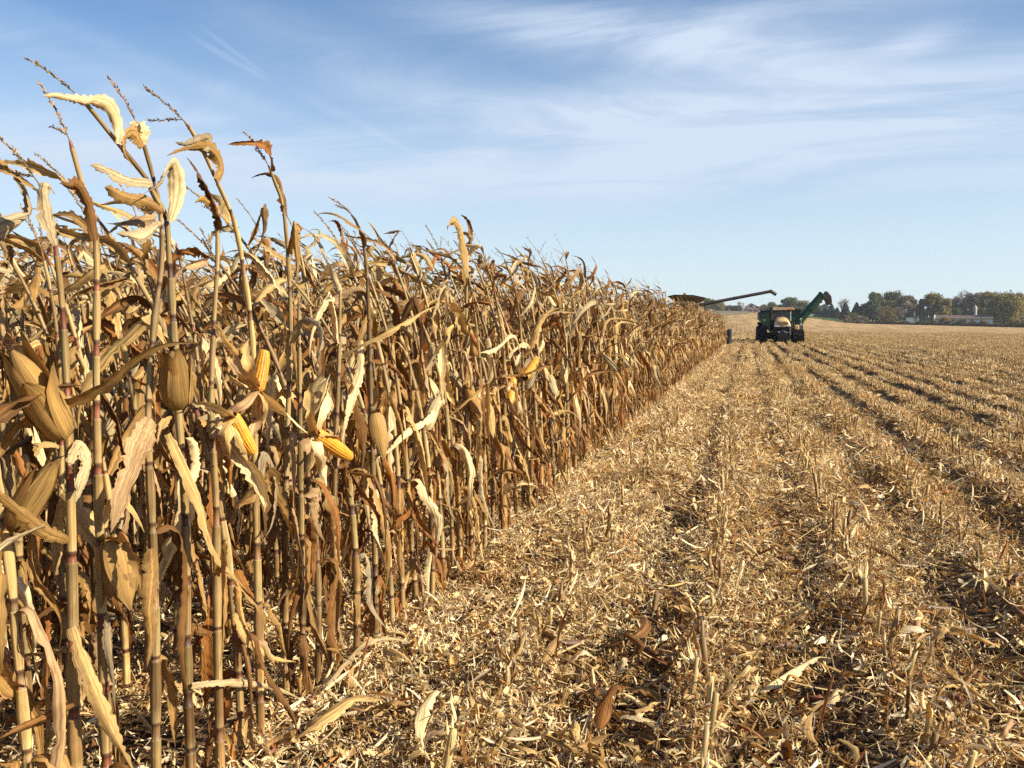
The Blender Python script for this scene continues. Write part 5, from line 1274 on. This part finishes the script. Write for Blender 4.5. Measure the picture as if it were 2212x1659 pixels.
for i, (k, x, y) in enumerate(full):
    has = nr.rand() < (.8 if k == 0 else .7); tt = nr.rand() < .75
    H = nr.uniform(1.78, 2.02) + .012 * min(y, 12) 
    o = grow(1000 + i, H, False, 0 if (k == 0 or i < 50) else 1, lean=(nr.normal(-.01, .02), nr.normal(0, .03)), bend=nr.uniform(.1, .5), ears=int(has), tass=tt, loc=(x, y, 0), leaf_keep=1.0, k_row=k)
    cnt[k] = cnt.get(k, 0) + 1
    lab = '%s corn plant from the camera along the front row, past the described ones' % ordinal(cnt[k]) if k == 0 else '%s corn plant from the camera in the %s, %s, %s' % (ordinal(cnt[k]), ROWN[k], 'with husked ear' if has else 'without ear', 'with tassel' if tt else 'without tassel')
    tag(o, lab, 'corn plant', 'dry corn plants standing in the field')
# plants further along: each one mesh, shared between look-alikes
for v in variants: pass
single.sort(key=lambda s_: (s_[0], s_[2]))
for i, (k, x, y) in enumerate(single):
    v = variants[nr.randint(kinds_n)]
    o = bpy.data.objects.new('corn_plant', v.data); COL.objects.link(o)
    o.location = (x, y, 0); o.rotation_euler = (nr.normal(0, .02), nr.normal(0, .02), nr.normal(0, .45)); s_ = nr.uniform(.94, 1.08) * (1 + .0005 * min(y, 20)); o.scale = (s_, s_, s_)
    cnt[k] = cnt.get(k, 0) + 1
    tag(o, '%s corn plant from the camera along the %s of the standing field' % (ordinal(cnt[k]), ROWN[k]), 'corn plant', 'dry corn plants standing in the field')
A = np.array([(x, y, float(terr(x, y))) for k, x, y in rest]); n = len(A); print('rest', n, len(full), len(single))
scatter('standing_corn', variants, A, np.stack([nr.normal(0, .025, n), nr.normal(0, .025, n), nr.normal(0, .5, n)], -1), nr.uniform(.92, 1.10, n) * (1 - .0005 * np.minimum(A[:, 1], 60)), nr.randint(0, kinds_n, n), 'mass of dry standing corn behind the near rows')

# ------------------------------------------------------------------ residue on the ground
LC = np.array([(0.84, 0.68, 0.39), (0.78, 0.59, 0.29), (0.64, 0.45, 0.19), (0.50, 0.31, 0.12), (0.33, 0.17, 0.055), (0.20, 0.09, 0.03), (0.86, 0.74, 0.50), (0.44, 0.20, 0.065)])
LP = [.22, .20, .17, .13, .08, .04, .12, .04]
LP_PALE = [.29, .24, .14, .07, .03, .01, .20, .02]
LP_DARK = [.13, .17, .19, .19, .13, .07, .06, .06]
def residue(n, size, l0, l1, w0, w1, rs, thick=.04, tilt=.45, sx=None, lp=None, fib=.5):
    m_, q_ = 5, 3
    sx = size if sx is None else sx
    c = np.stack([rs.uniform(-sx / 2, sx / 2, n), rs.uniform(-size / 2, size / 2, n), rs.rand(n) ** 1.4 * thick + .002], -1)
    az = rs.rand(n) * 6.283; el = rs.normal(0, tilt, n) * np.where(rs.rand(n) < .15, 2.0, 1.0); el = np.clip(el, -1.3, 1.3)
    Ln = l0 + (l1 - l0) * rs.rand(n) ** 2.2; W = (w0 + (w1 - w0) * rs.rand(n) ** 1.8); thin = rs.rand(n) < fib; W = np.where(thin, W * .42, W); Ln = np.where(thin, Ln * 1.35, Ln); W = np.minimum(W, Ln * .45)
    d = np.stack([np.cos(el) * np.cos(az), np.cos(el) * np.sin(az), np.sin(el)], -1)
    sd_ = np.stack([-np.sin(az), np.cos(az), np.zeros(n)], -1); nn = np.cross(d, sd_); ro = rs.normal(0, .9, n)
    S_ = sd_ * np.cos(ro)[:, None] + nn * np.sin(ro)[:, None]; B = np.cross(d, S_)
    bend = rs.normal(0, .7, n); cur = rs.normal(0, .3, n); rollv = rs.uniform(-1.3, 1.3, n)
    P = np.zeros((n, m_, q_, 3))
    prof = np.stack([rs.uniform(.05, .8, n), rs.uniform(.6, 1, n), rs.uniform(.75, 1.1, n), rs.uniform(.4, 1, n), rs.uniform(.01, .45, n)], -1)
    tw = rs.normal(0, .8, n)
    for i, t in enumerate(np.linspace(-.5, .5, m_)):
        ctr = c + d * (Ln * t)[:, None] + B * (bend * Ln * (t * t) * .7)[:, None] + S_ * (cur * Ln * t * t * .5)[:, None]
        a = tw * t; Sa = S_ * np.cos(a)[:, None] + B * np.sin(a)[:, None]; Ba = np.cross(d, Sa)
        for j, u in enumerate((-1, 0, 1)):
            P[:, i, j] = ctr + Sa * (W * .5 * prof[:, i] * u * np.cos(rollv * .6))[:, None] + Ba * (W * .5 * prof[:, i] * abs(u) * np.sin(rollv))[:, None]
    low = P[..., 2].min((1, 2)); P[..., 2] += (np.maximum(0, .001 - low) * .85)[:, None, None]
    idx = np.arange(n * m_ * q_).reshape(n, m_, q_)
    F = np.stack([idx[:, :-1, :-1], idx[:, :-1, 1:], idx[:, 1:, 1:], idx[:, 1:, :-1]], -1).reshape(-1, 4)
    cc = LC[rs.choice(8, n, p=lp or LP)] * rs.uniform(.75, 1.15, (n, 1)); cc = np.repeat(cc[:, None], m_ * q_, 1)
    U = np.zeros((n, m_, q_, 3)); U[..., 0] = np.array([0, .5, 1])[None, None] * (W / .03)[:, None, None]; U[..., 1] = np.linspace(0, 1, m_)[None, :, None] * (Ln * 3)[:, None, None]; U[..., 2] = rs.rand(n)[:, None, None]
    mb = MB(); mb.raw(P.reshape(-1, 3), F, cc.reshape(-1, 3), U.reshape(-1, 3)); return mb
def chips(mb, n, size, rs, k=1.0):
    """short pieces of stem among the leaf litter"""
    for i in range(n):
        c = np.array((rs.uniform(-size / 2, size / 2), rs.uniform(-size / 2, size / 2), rs.uniform(.01, .03))); a = rs.rand() * 6.28; l_ = rs.uniform(.03, .12) * k
        d = np.array((math.cos(a), math.sin(a), rs.normal(0, .2))) * l_; cl = SHEATH[rs.randint(4)] * rs.uniform(.6, 1.1) if rs.rand() < .7 else INTER[rs.randint(4)]
        mb.tube([c - d / 2, c, c + d / 2], rs.uniform(.003, .009) * k, cl, 5, 1)
def litter_kinds(name, cnt, n, size, l0, l1, w0, w1, thick, tilt, nch, seed, ck=1.0, sx=None, fib=.5):
    out = []      # the first half of the kinds pale, the second half brown
    for i in range(cnt):
        rs = np.random.RandomState(seed + i); mb = residue(n, size, l0, l1, w0, w1, rs, thick, tilt, sx, LP_PALE if i < cnt // 2 else LP_DARK, fib); chips(mb, nch, sx or size, rs, ck)
        out.append(mb.build(name, [M_LEAF, M_STALK], None, True, False))
    return out
def snoise(x, y, f, s=0.0):
    return (np.sin(x * f * 1.3 + s + 1.7 * np.sin(y * f * .7 + s)) + np.sin(y * f * 1.1 + 2.1 * s + 1.3 * np.sin(x * f * .9 - s)) + .6 * np.sin(x * f * 2.7 + y * f * 2.3 + s * 3)) / 2.6
def density(x, y):
    """how much residue lies here: combed into bands, thin in the furrow left of each stubble row"""
    x = x - sway(y)
    f = ((x + .126) / SP) % 1.0
    j = np.clip(np.floor((x + .126) / SP).astype(int) + 1, -2, 200)
    table = np.array([.1, .1, .72, .80, .5, .96, .70, .96, .90]); h_ = (np.sin(j * 12.9898) * 43758.5453) % 1
    deep = np.where(j < 7, table[np.clip(j + 2, 0, 8)], .62 + .33 * h_)
    wide = np.where(j < 2, .19, .26)
    furrow = np.exp(-((f - .70) / wide) ** 2)
    d = 1.05 - deep * furrow * (0.75 + .35 * (snoise(x * .6, y * .5, 1.5, 2.) > -.2)) + .25 * snoise(x, y, 2.2, 1.)
    far_right = np.interp(x, [1.4, 2.2, 8], [0, .15, .25])
    return np.clip(d - far_right, .06, 1.2) * np.interp(x, [-2.1, -1.5], [.42, 1])
def ridge(x, y):
    """height of the bed: residue heaped over every row of stubs, a trough to its left"""
    x0 = x; x = x - sway(y); ph = (x + .126) / SP; df = (ph - np.round(ph)) * SP
    A_ = np.interp(x, [-1.45, -1.3, 1.0, 1.5, 3, 40, 90], [0, .075, .10, .14, .14, .12, .10]) * (.75 + .35 * snoise(x * .3, y, 3.1, 4.) + .25 * snoise(x * .3, y, 9.3, 1.))
    return np.clip(A_ * np.exp(-((df - .02) / .125) ** 2), 0, .25) * np.interp(np.hypot(x0, y), [0, 110, 135], [1, 1, 0])
def in_view(x, y, m=1.0):
    a = np.degrees(np.arctan2(x, np.maximum(y, .01))) + 14.5
    return (np.abs(a) < 31.5 + 40 * m / np.hypot(x, y)) & (y > 0)
def field_points(step, y0, y1, x0, x1, rs):
    gx, gy = np.meshgrid(np.arange(x0, x1, step), np.arange(y0, y1, step)); x = (gx + rs.uniform(-.5, .5, gx.shape) * step).ravel(); y = (gy + rs.uniform(-.5, .5, gx.shape) * step).ravel(); return x, y
def lay(name, kinds, step, y0, y1, x0, x1, seed, label, lift=.0, rmin=0, rmax=1e9, mul=1.0):
    rs = np.random.RandomState(seed); x, y = field_points(step, y0, y1, x0, x1, rs); r = np.hypot(x, y)
    keep = in_view(x, y) & (r > rmin) & (r < rmax) & (rs.rand(len(x)) < density(x, y) * mul); x, y = x[keep], y[keep]; n = len(x)
    z = terr(x, y) + rs.rand(n) ** 1.5 * lift * density(x, y)
    scatter(name, kinds, np.stack([x, y, z], -1), np.stack([rs.normal(0, .05, n), rs.normal(0, .05, n), rs.rand(n) * 6.28], -1), rs.uniform(.85, 1.15, n), np.where(snoise(x, y * .6, 2.6, 5.) + .5 * snoise(x, y, 7.0, 3.) + rs.normal(0, .35, n) + np.interp(x - sway(y), [-1.6, -.4, .2, 1.5], [.45, .35, .05, -.05]) > 0, 0, len(kinds) // 2) + rs.randint(0, len(kinds) // 2, n), label); print(name, n)
fine = litter_kinds('chaff_patch', 10, 200, .50, .018, .105, .004, .020, .04, .6, 2, 40, .8, .2)
coarse = litter_kinds('leaf_patch', 16, 38, .5, .08, .32, .014, .050, .07, .45, 1, 60, 1.6, .30, .6)
mid = litter_kinds('chaff_patch', 8, 230, 1.2, .03, .16, .010, .032, .05, .6, 3, 80, 1.3, .22)
farp = litter_kinds('chaff_patch', 6, 230, 4.0, .05, .20, .018, .05, .06, .6, 0, 90, 1, .22)
def lay(name, kinds, step, y0, y1, x0, x1, seed, label, lift=.0, rmin=0, rmax=1e9, mul=1.0):
    rs = np.random.RandomState(seed); x, y = field_points(step, y0, y1, x0, x1, rs); r = np.hypot(x, y)
    keep = in_view(x, y) & (r > rmin) & (r < rmax) & (rs.rand(len(x)) < density(x, y) * mul); x, y = x[keep], y[keep]; n = len(x)
    z = terr(x, y) + rs.rand(n) ** 1.5 * lift * density(x, y)
    scatter(name, kinds, np.stack([x, y, z], -1), np.stack([rs.normal(0, .05, n), rs.normal(0, .05, n), rs.rand(n) * 6.28], -1), rs.uniform(.85, 1.15, n), np.where(snoise(x, y * .6, 2.6, 5.) + .5 * snoise(x, y, 7.0, 3.) + rs.normal(0, .35, n) + np.interp(x - sway(y), [-1.6, -.4, .2, 1.5], [.45, .35, .05, -.05]) > 0, 0, len(kinds) // 2) + rs.randint(0, len(kinds) // 2, n), label); print(name, n)
fine = litter_kinds('chaff_patch', 9, 130, .50, .014, .066, .005, .024, .035, .55, 2, 40, .8, .2)
coarse = litter_kinds('leaf_patch', 12, 15, .5, .05, .20, .012, .040, .06, .42, 1, 60, 1.6, .36)
mid = litter_kinds('chaff_patch', 8, 150, 1.2, .03, .13, .010, .032, .05, .6, 3, 80, 1.3, .24)
farp = litter_kinds('chaff_patch', 6, 230, 4.0, .05, .20, .018, .05, .06, .6, 0, 90, 1, .26)
def lay(name, kinds, sx, sy, y0, y1, x0, x1, seed, label, lift=.0, rmin=0, rmax=1e9, mul=1.0, spin=False):
    rs = np.random.RandomState(seed); gx, gy = np.meshgrid(np.arange(x0, x1, sx), np.arange(y0, y1, sy))
    x = (gx + rs.uniform(-.5, .5, gx.shape) * sx).ravel(); y = (gy + rs.uniform(-.5, .5, gx.shape) * sy).ravel(); r = np.hypot(x, y)
    keep = in_view(x, y) & (r > rmin) & (r < rmax) & (rs.rand(len(x)) < density(x, y) * mul); x, y = x[keep], y[keep]; n = len(x)
    z = terr(x, y) + ridge(x, y) + rs.rand(n) ** 1.5 * lift * np.clip(density(x, y), 0, 1)
    rz = rs.rand(n) * 6.28 if spin else (rs.rand(n) < .5) * math.pi + rs.normal(0, .03, n) - np.arctan(.0143 * (y / 64) ** .4)
    scatter(name, kinds, np.stack([x, y, z], -1), np.stack([rs.normal(0, .05, n) * (1 if sy < 1 else .1), rs.normal(0, .05, n), rz], -1), rs.uniform(.85, 1.15, n), np.where(snoise(x, y * .6, 2.6, 5.) + .5 * snoise(x, y, 7.0, 3.) + rs.normal(0, .35, n) + np.interp(x - sway(y), [-1.6, -.4, .2, 1.5], [.45, .35, .05, -.05]) > 0, 0, len(kinds) // 2) + rs.randint(0, len(kinds) // 2, n), label); print(name, n)
lay('fine_chaff', fine, .10, .21, .8, 9.5, -5.0, 4.2, 1, 'fine pale corn chaff covering the ground', .05, 0, 9.5)
lay('leaf_litter', coarse, .19, .24, .8, 16, -6.5, 7.0, 2, 'torn dry corn leaves lying over the chaff', .06, 0, 16, .95, True)
lay('corn_chaff', mid, .15, .62, 6, 34, -8, 24, 3, 'pale corn chaff further out on the field', .05, 8.5, 32)
# the bed itself, worked into low ridges along the rows
gx = np.concatenate([np.arange(-9, 26, .07)]); gy = np.concatenate([np.arange(0.3, 20, .12), np.arange(20, 62, .5)])
X_, Y_ = np.meshgrid(gx, gy, indexing='ij'); sx_ = X_ + sway(Y_); Zb = terr(sx_, Y_) + ridge(sx_, Y_) * .92 + .006
gb = MB(); gb.grid(np.stack([sx_, Y_, Zb], -1), (.1, .06, .03)); tag(gb.build('ground_ridges', M_GROUND), 'dark soil with residue worked into low ridges', kind='structure')
lay('scattered_chaff', farp, .26, 3.0, 24, 130, -2, 90, 4, 'corn chaff thinning into the distance', .05, 29, 125, 1.0)

# ------------------------------------------------------------------ stubble
def stub(mb, c, h, rs, lod=0):
    r = rs.uniform(.0085, .0125); lx, ly = rs.normal(0, .10, 2); top = np.array((c[0] + lx * h, c[1] + ly * h, h)); c = np.array((c[0], c[1], -.02))
    n = 4; t = np.linspace(0, 1, n)[:, None]; pts = c * (1 - t) + top * t; cl = SHEATH[rs.randint(4)] * rs.uniform(.7, 1.15)
    cols_ = np.stack([INTER[rs.randint(4)], cl, cl * .95, cl * 1.15]); mb.tube(pts, [r * 1.1, r, r * 1.02, r * .95], cols_, 6 if lod == 0 else 4, 1, rs.rand())
    for i in range(rs.randint(7, 14) if lod == 0 else 5):      # torn fibres and sheath rags
        a = rs.rand() * 6.28; o = np.array((math.cos(a), math.sin(a), 0)); b0 = top * rs.uniform(.75, 1) + c * 0 ; b0 = c + (top - c) * rs.uniform(.6, 1) + o * r
        e = b0 + o * rs.uniform(.005, .075) + np.array((0, 0, rs.uniform(-.05, .11)))
        blade(mb, catmull([b0, (b0 + e) / 2 + o * .006, e], 5 if lod == 0 else 3), rs.uniform(.007, .022), rs, LC[rs.choice(8, p=LP)] * .9, roll=.6, twist=rs.uniform(-1, 1), wave=.1, m=3)
    for _ in range(rs.randint(0, 2)):
        a = rs.rand() * 6.28; b0 = c + (top - c) * rs.uniform(.3, .8); pts = leaf_line(b0, a, rs.uniform(.2, 1.2), rs.uniform(.10, .32), rs.choice(['hang', 'broken', 'curl']), rs, 7 if lod == 0 else 4)
        blade(mb, pts, rs.uniform(.012, .026), rs, PAL[rs.choice([0, 1, 0, 2])], roll=.8, twist=rs.uniform(-2, 2), wave=.25, m=3)
stub_kinds = []
for i in range(22):
    rs = np.random.RandomState(900 + i); mb = MB(); stub(mb, (0, 0), rs.uniform(.15, .31), rs); stub_kinds.append(mb.build('corn_stub', [M_LEAF, M_STALK], None, True, False))
cand = []
for k in range(1, 9):
    x = X0 + SP * k; y = 1.9
    while y < 22:
        y += .165 * nr.uniform(.7, 1.3)
        if k in (1, 2, 3) and nr.rand() < .12: continue
        if in_view(np.array([x]), np.array([y]), .3)[0]: cand.append((k, x + nr.normal(0, .025) + float(sway(y)), y))
cand.sort(key=lambda c: math.hypot(c[1], c[2])); indiv = cand[:300]; rmax_s = math.hypot(indiv[-1][1], indiv[-1][2])
ST = {1: 'closest to the standing corn', 2: 'second from the standing corn', 3: 'third from the standing corn', 4: 'fourth from the standing corn', 5: 'fifth from the standing corn', 6: 'sixth from the standing corn', 7: 'seventh from the standing corn', 8: 'eighth from the standing corn'}
sc_ = {}; indiv.sort(key=lambda c: (c[0], c[2]))
for i, (k, x, y) in enumerate(indiv):
    sc_[k] = sc_.get(k, 0) + 1
    v = stub_kinds[nr.randint(22)]; o = bpy.data.objects.new('corn_stub', v.data); COL.objects.link(o); o.location = (x, y, 0); o.rotation_euler = (nr.normal(0, .09), nr.normal(0, .09), nr.rand() * 6.28); s_ = nr.uniform(.75, 1.15); o.scale = (s_, s_, s_)
    tag(o, '%s cut stub from the camera in the stubble row %s' % (ordinal(sc_[k]), ST[k]), 'corn stub', 'cut corn stubs in rows')
rowseg = []
for i in range(14):
    rs = np.random.RandomState(950 + i); mb = MB()
    for j in range(7): stub(mb, (rs.normal(0, .035), -.5 + j / 6 + rs.normal(0, .02)), rs.uniform(.15, .27), rs, 1)
    rowseg.append(mb.build('stubble_run', [M_LEAF, M_STALK], None, True, False))
pts = []
for k in range(1, 150):
    x = X0 + SP * k; y = 2.0
    while y < 150:
        y += 1.0; r = math.hypot(x, y)
        if r > 135: break
        if r > rmax_s - .2 and in_view(np.array([x]), np.array([y]), 1.0)[0] and not (k < 4 and nr.rand() < .2): pts.append((x + nr.normal(0, .02) + float(sway(y)), y, float(terr(x, y))))
for k in (2, 3, 4, 5, 6):      # rows pressed flat where the tracks run are left thinner
    pass
P_ = np.array(pts); n = len(P_); print('stubble runs', n)
scatter('corn_stubble', rowseg, P_, np.stack([np.zeros(n), np.zeros(n), (nr.rand(n) < .5) * math.pi], -1), nr.uniform(.85, 1.1, n), nr.randint(0, 14, n), 'rows of cut corn stubble receding over the field')

# ------------------------------------------------------------------ single pieces lying about
def fallen(label, pix, wd, ci, name='fallen_leaf', z=.05, roll=.7, seed=1, mat=0, hump=.04, cat='leaf'):
    rs = np.random.RandomState(seed); W_ = [on_ground(u, v, z) for u, v in pix]; c = sum(W_, Vector()) / len(W_); c.z = 0
    L_ = [np.array(w - c) + np.array((0, 0, hump * math.sin(math.pi * i / (len(W_) - 1)) + rs.uniform(-.005, .01))) for i, w in enumerate(W_)]
    mb = MB(); blade(mb, catmull(L_, 20), wd, rs, PAL[ci], side0=np.cross(L_[1] - L_[0], (0, 0, 1.0)) + rs.normal(0, .004, 3), roll=roll, twist=rs.uniform(-.6, .6), wave=.25, m=7, mat=0)
    o = mb.build(name, [M_LEAF if mat == 0 else M_HUSK]); o.location = c; return tag(o, label, cat)
fallen('long pale fallen leaf lying across the chaff in mid foreground', [(1108, 1352), (1150, 1368), (1200, 1388), (1260, 1393), (1312, 1380)], .06, 1, seed=1, hump=.03)
fallen('dark brown curled leaf behind the long pale fallen leaf', [(1375, 1320), (1395, 1350), (1388, 1385), (1350, 1400), (1300, 1398)], .05, 3, seed=2, z=.09, hump=.05)
fallen('pale fallen leaf arching out of the corn edge', [(705, 1480), (745, 1455), (790, 1415), (850, 1398), (905, 1400)], .05, 1, seed=3, z=.08, hump=.06)
fallen('broad straw leaf lying below the corn edge', [(640, 1600), (700, 1570), (770, 1530), (830, 1515)], .055, 0, seed=4, z=.07)
fallen('tan leaf lying in the lower foreground middle', [(1120, 1560), (1160, 1600), (1220, 1625), (1290, 1650)], .05, 2, seed=5, z=.06)
fallen('pale ribbon leaf curled in the lower foreground', [(905, 1600), (918, 1560), (940, 1530), (935, 1500)], .045, 1, seed=6, z=.1, hump=.07)
fallen('russet leaf standing on edge in the chaff', [(1295, 1570), (1310, 1530), (1330, 1500), (1370, 1490)], .06, 4, seed=7, z=.1)
fallen('rust brown leaf lying near the stubble row', [(1370, 1400), (1400, 1420), (1440, 1440), (1480, 1452)], .045, 4, seed=8)
fallen('pale husk fan lying in the stubble', [(1490, 1370), (1520, 1350), (1560, 1345), (1600, 1352)], .07, 1, 'fallen_husk', seed=9, mat=1, cat='husk')
fallen('cream husk strip at the right foreground', [(1640, 1500), (1700, 1470), (1760, 1440), (1800, 1425)], .045, 1, 'fallen_husk', seed=10, mat=1, cat='husk')
fallen('cream curled husk near the right edge', [(2010, 1390), (2040, 1370), (2080, 1380), (2110, 1410)], .045, 0, 'fallen_husk', seed=11, mat=1, hump=.04, cat='husk')
fallen('orange brown leaf at the right foreground', [(1900, 1560), (1930, 1500), (1980, 1480), (2030, 1490)], .05, 4, seed=12, hump=.07)
fallen('dark twisted leaf between the stubble rows', [(1840, 1180), (1880, 1190), (1930, 1215), (1960, 1240)], .06, 3, seed=13)
fallen('pale straight leaf lying far down the cleared strip', [(1440, 1022), (1470, 1030), (1505, 1042)], .07, 1, seed=14, z=.08)
CN = {0: 'straw coloured', 1: 'pale cream', 2: 'tan', 3: 'dark brown', 6: 'pinkish brown', 4: 'rusty'}
for i in range(170):
    u, v = nr.uniform(560, 2190), 1240 + 410 * nr.rand() ** .9
    if u < 1060 and v < 1640 - (u - 560) * .8: continue
    a = nr.rand() * 6.28; l_ = nr.uniform(18, 66) * (.45 + .55 * (v - 1240) / 410); ca, sa = math.cos(a) * l_, math.sin(a) * l_ * .5
    k_ = nr.rand(3) * 14; ci = nr.choice([0, 1, 1, 2, 3, 6, 0]); wide = nr.uniform(.014, .046)
    o = fallen(None, [(u - ca, v - sa), (u - ca * .3 + k_[0], v - sa * .3 + k_[1]), (u + ca * .4 - k_[2], v + sa * .4), (u + ca, v + sa)], wide, ci, seed=200 + i, z=nr.uniform(.05, .10), hump=nr.uniform(.0, .06), roll=nr.uniform(.2, 1.6))
    tag(o, '%s %s torn leaf %s, %s' % ('broad' if wide > .03 else 'narrow', CN[ci], 'at the very front' if v > 1530 else 'in the front litter' if v > 1380 else 'further back',
        'below the corn edge' if u < 1000 else 'left of the middle stub row' if u < 1400 else 'by the middle stub rows' if u < 1800 else 'toward the right edge'), 'leaf', 'loose torn leaves in the foreground')
def husk_bundle(label, u, v, ang, Ln, seed):
    rs = np.random.RandomState(seed); c = on_ground(u, v, .06); c.z = .04; e = empty('husk_bundle', c); tag(e, label, 'husk')
    for i in range(7):
        a = ang + rs.normal(0, .35); el = rs.uniform(-.1, .8); l_ = Ln * rs.uniform(.7, 1.2); p = np.zeros(3); pts_ = []
        for t in range(6): pts_.append(p.copy()); p = p + np.array((math.cos(a) * math.cos(el), math.sin(a) * math.cos(el), math.sin(el))) * l_ / 5; el -= rs.uniform(.05, .45); a += rs.normal(0, .12)
        mb = MB(); blade(mb, catmull(pts_, 12), rs.uniform(.02, .034), rs, PAL[rs.choice([0, 1, 1])] * 1.12, roll=rs.uniform(.6, 1.3), twist=rs.uniform(-.6, .6), wave=.12, fold=.05, jag=.05); mb.build('husk', M_HUSK, e)
husk_bundle('shredded pale husk bundle beside the second stubble row', 1640, 1205, 2.6, .17, 1)
husk_bundle('shredded yellowish husk bundle in mid foreground', 1330, 1300, 2.3, .20, 2)
husk_bundle('shredded cream husk bundle by the frayed stub', 1560, 1330, .6, .15, 3)
husk_bundle('shredded pale husk bundle at the right foreground', 2000, 1345, 1.9, .18, 4)
husk_bundle('shredded husk tuft at the foot of the corn edge', 1215, 1100, 1.2, .16, 5)
husk_bundle('shredded husk spread in the bottom right corner', 2110, 1600, .4, .17, 6)
def stem_piece(label, a, b, r, z0, z1, seed):
    rs = np.random.RandomState(seed); p, q = on_ground(*a, z0), on_ground(*b, z1); c = (p + q) / 2; c.z = 0; mb = MB(); pts = [np.array(p - c) * (1 - t) + np.array(q - c) * t for t in np.linspace(0, 1, 7)]
    cl = np.array([SHEATH[rs.randint(4)] * rs.uniform(.7, 1.1) for _ in range(7)]); cl[3] = NODE; mb.tube(pts, [r, r, r, r * 1.15, r, r * .95, r * .8], cl, 8, 1, rs.rand())
    for i in range(4): e = pts[-1] + (pts[-1] - pts[-2]) * rs.uniform(.1, .4) + rs.normal(0, .008, 3); blade(mb, catmull([pts[-2], pts[-1] + rs.normal(0, .004, 3), e], 5), .010, rs, PAL[1], m=3)
    o = mb.build('broken_stem', [M_LEAF, M_STALK]); o.location = c; return tag(o, label, 'corn stem')
stem_piece('broken tan stem slanting up out of the foreground chaff', (1535, 1530), (1620, 1440), .012, .02, .16, 1)
stem_piece('long broken stem lying toward the bottom right', (1590, 1225), (1730, 1330), .010, .05, .03, 2)
stem_piece('broken grey stem butt lying by the stubble', (1600, 1400), (1650, 1375), .02, .03, .08, 3)
stem_piece('dark stem piece leaning in the right foreground', (1960, 1290), (2080, 1370), .010, .10, .03, 4)
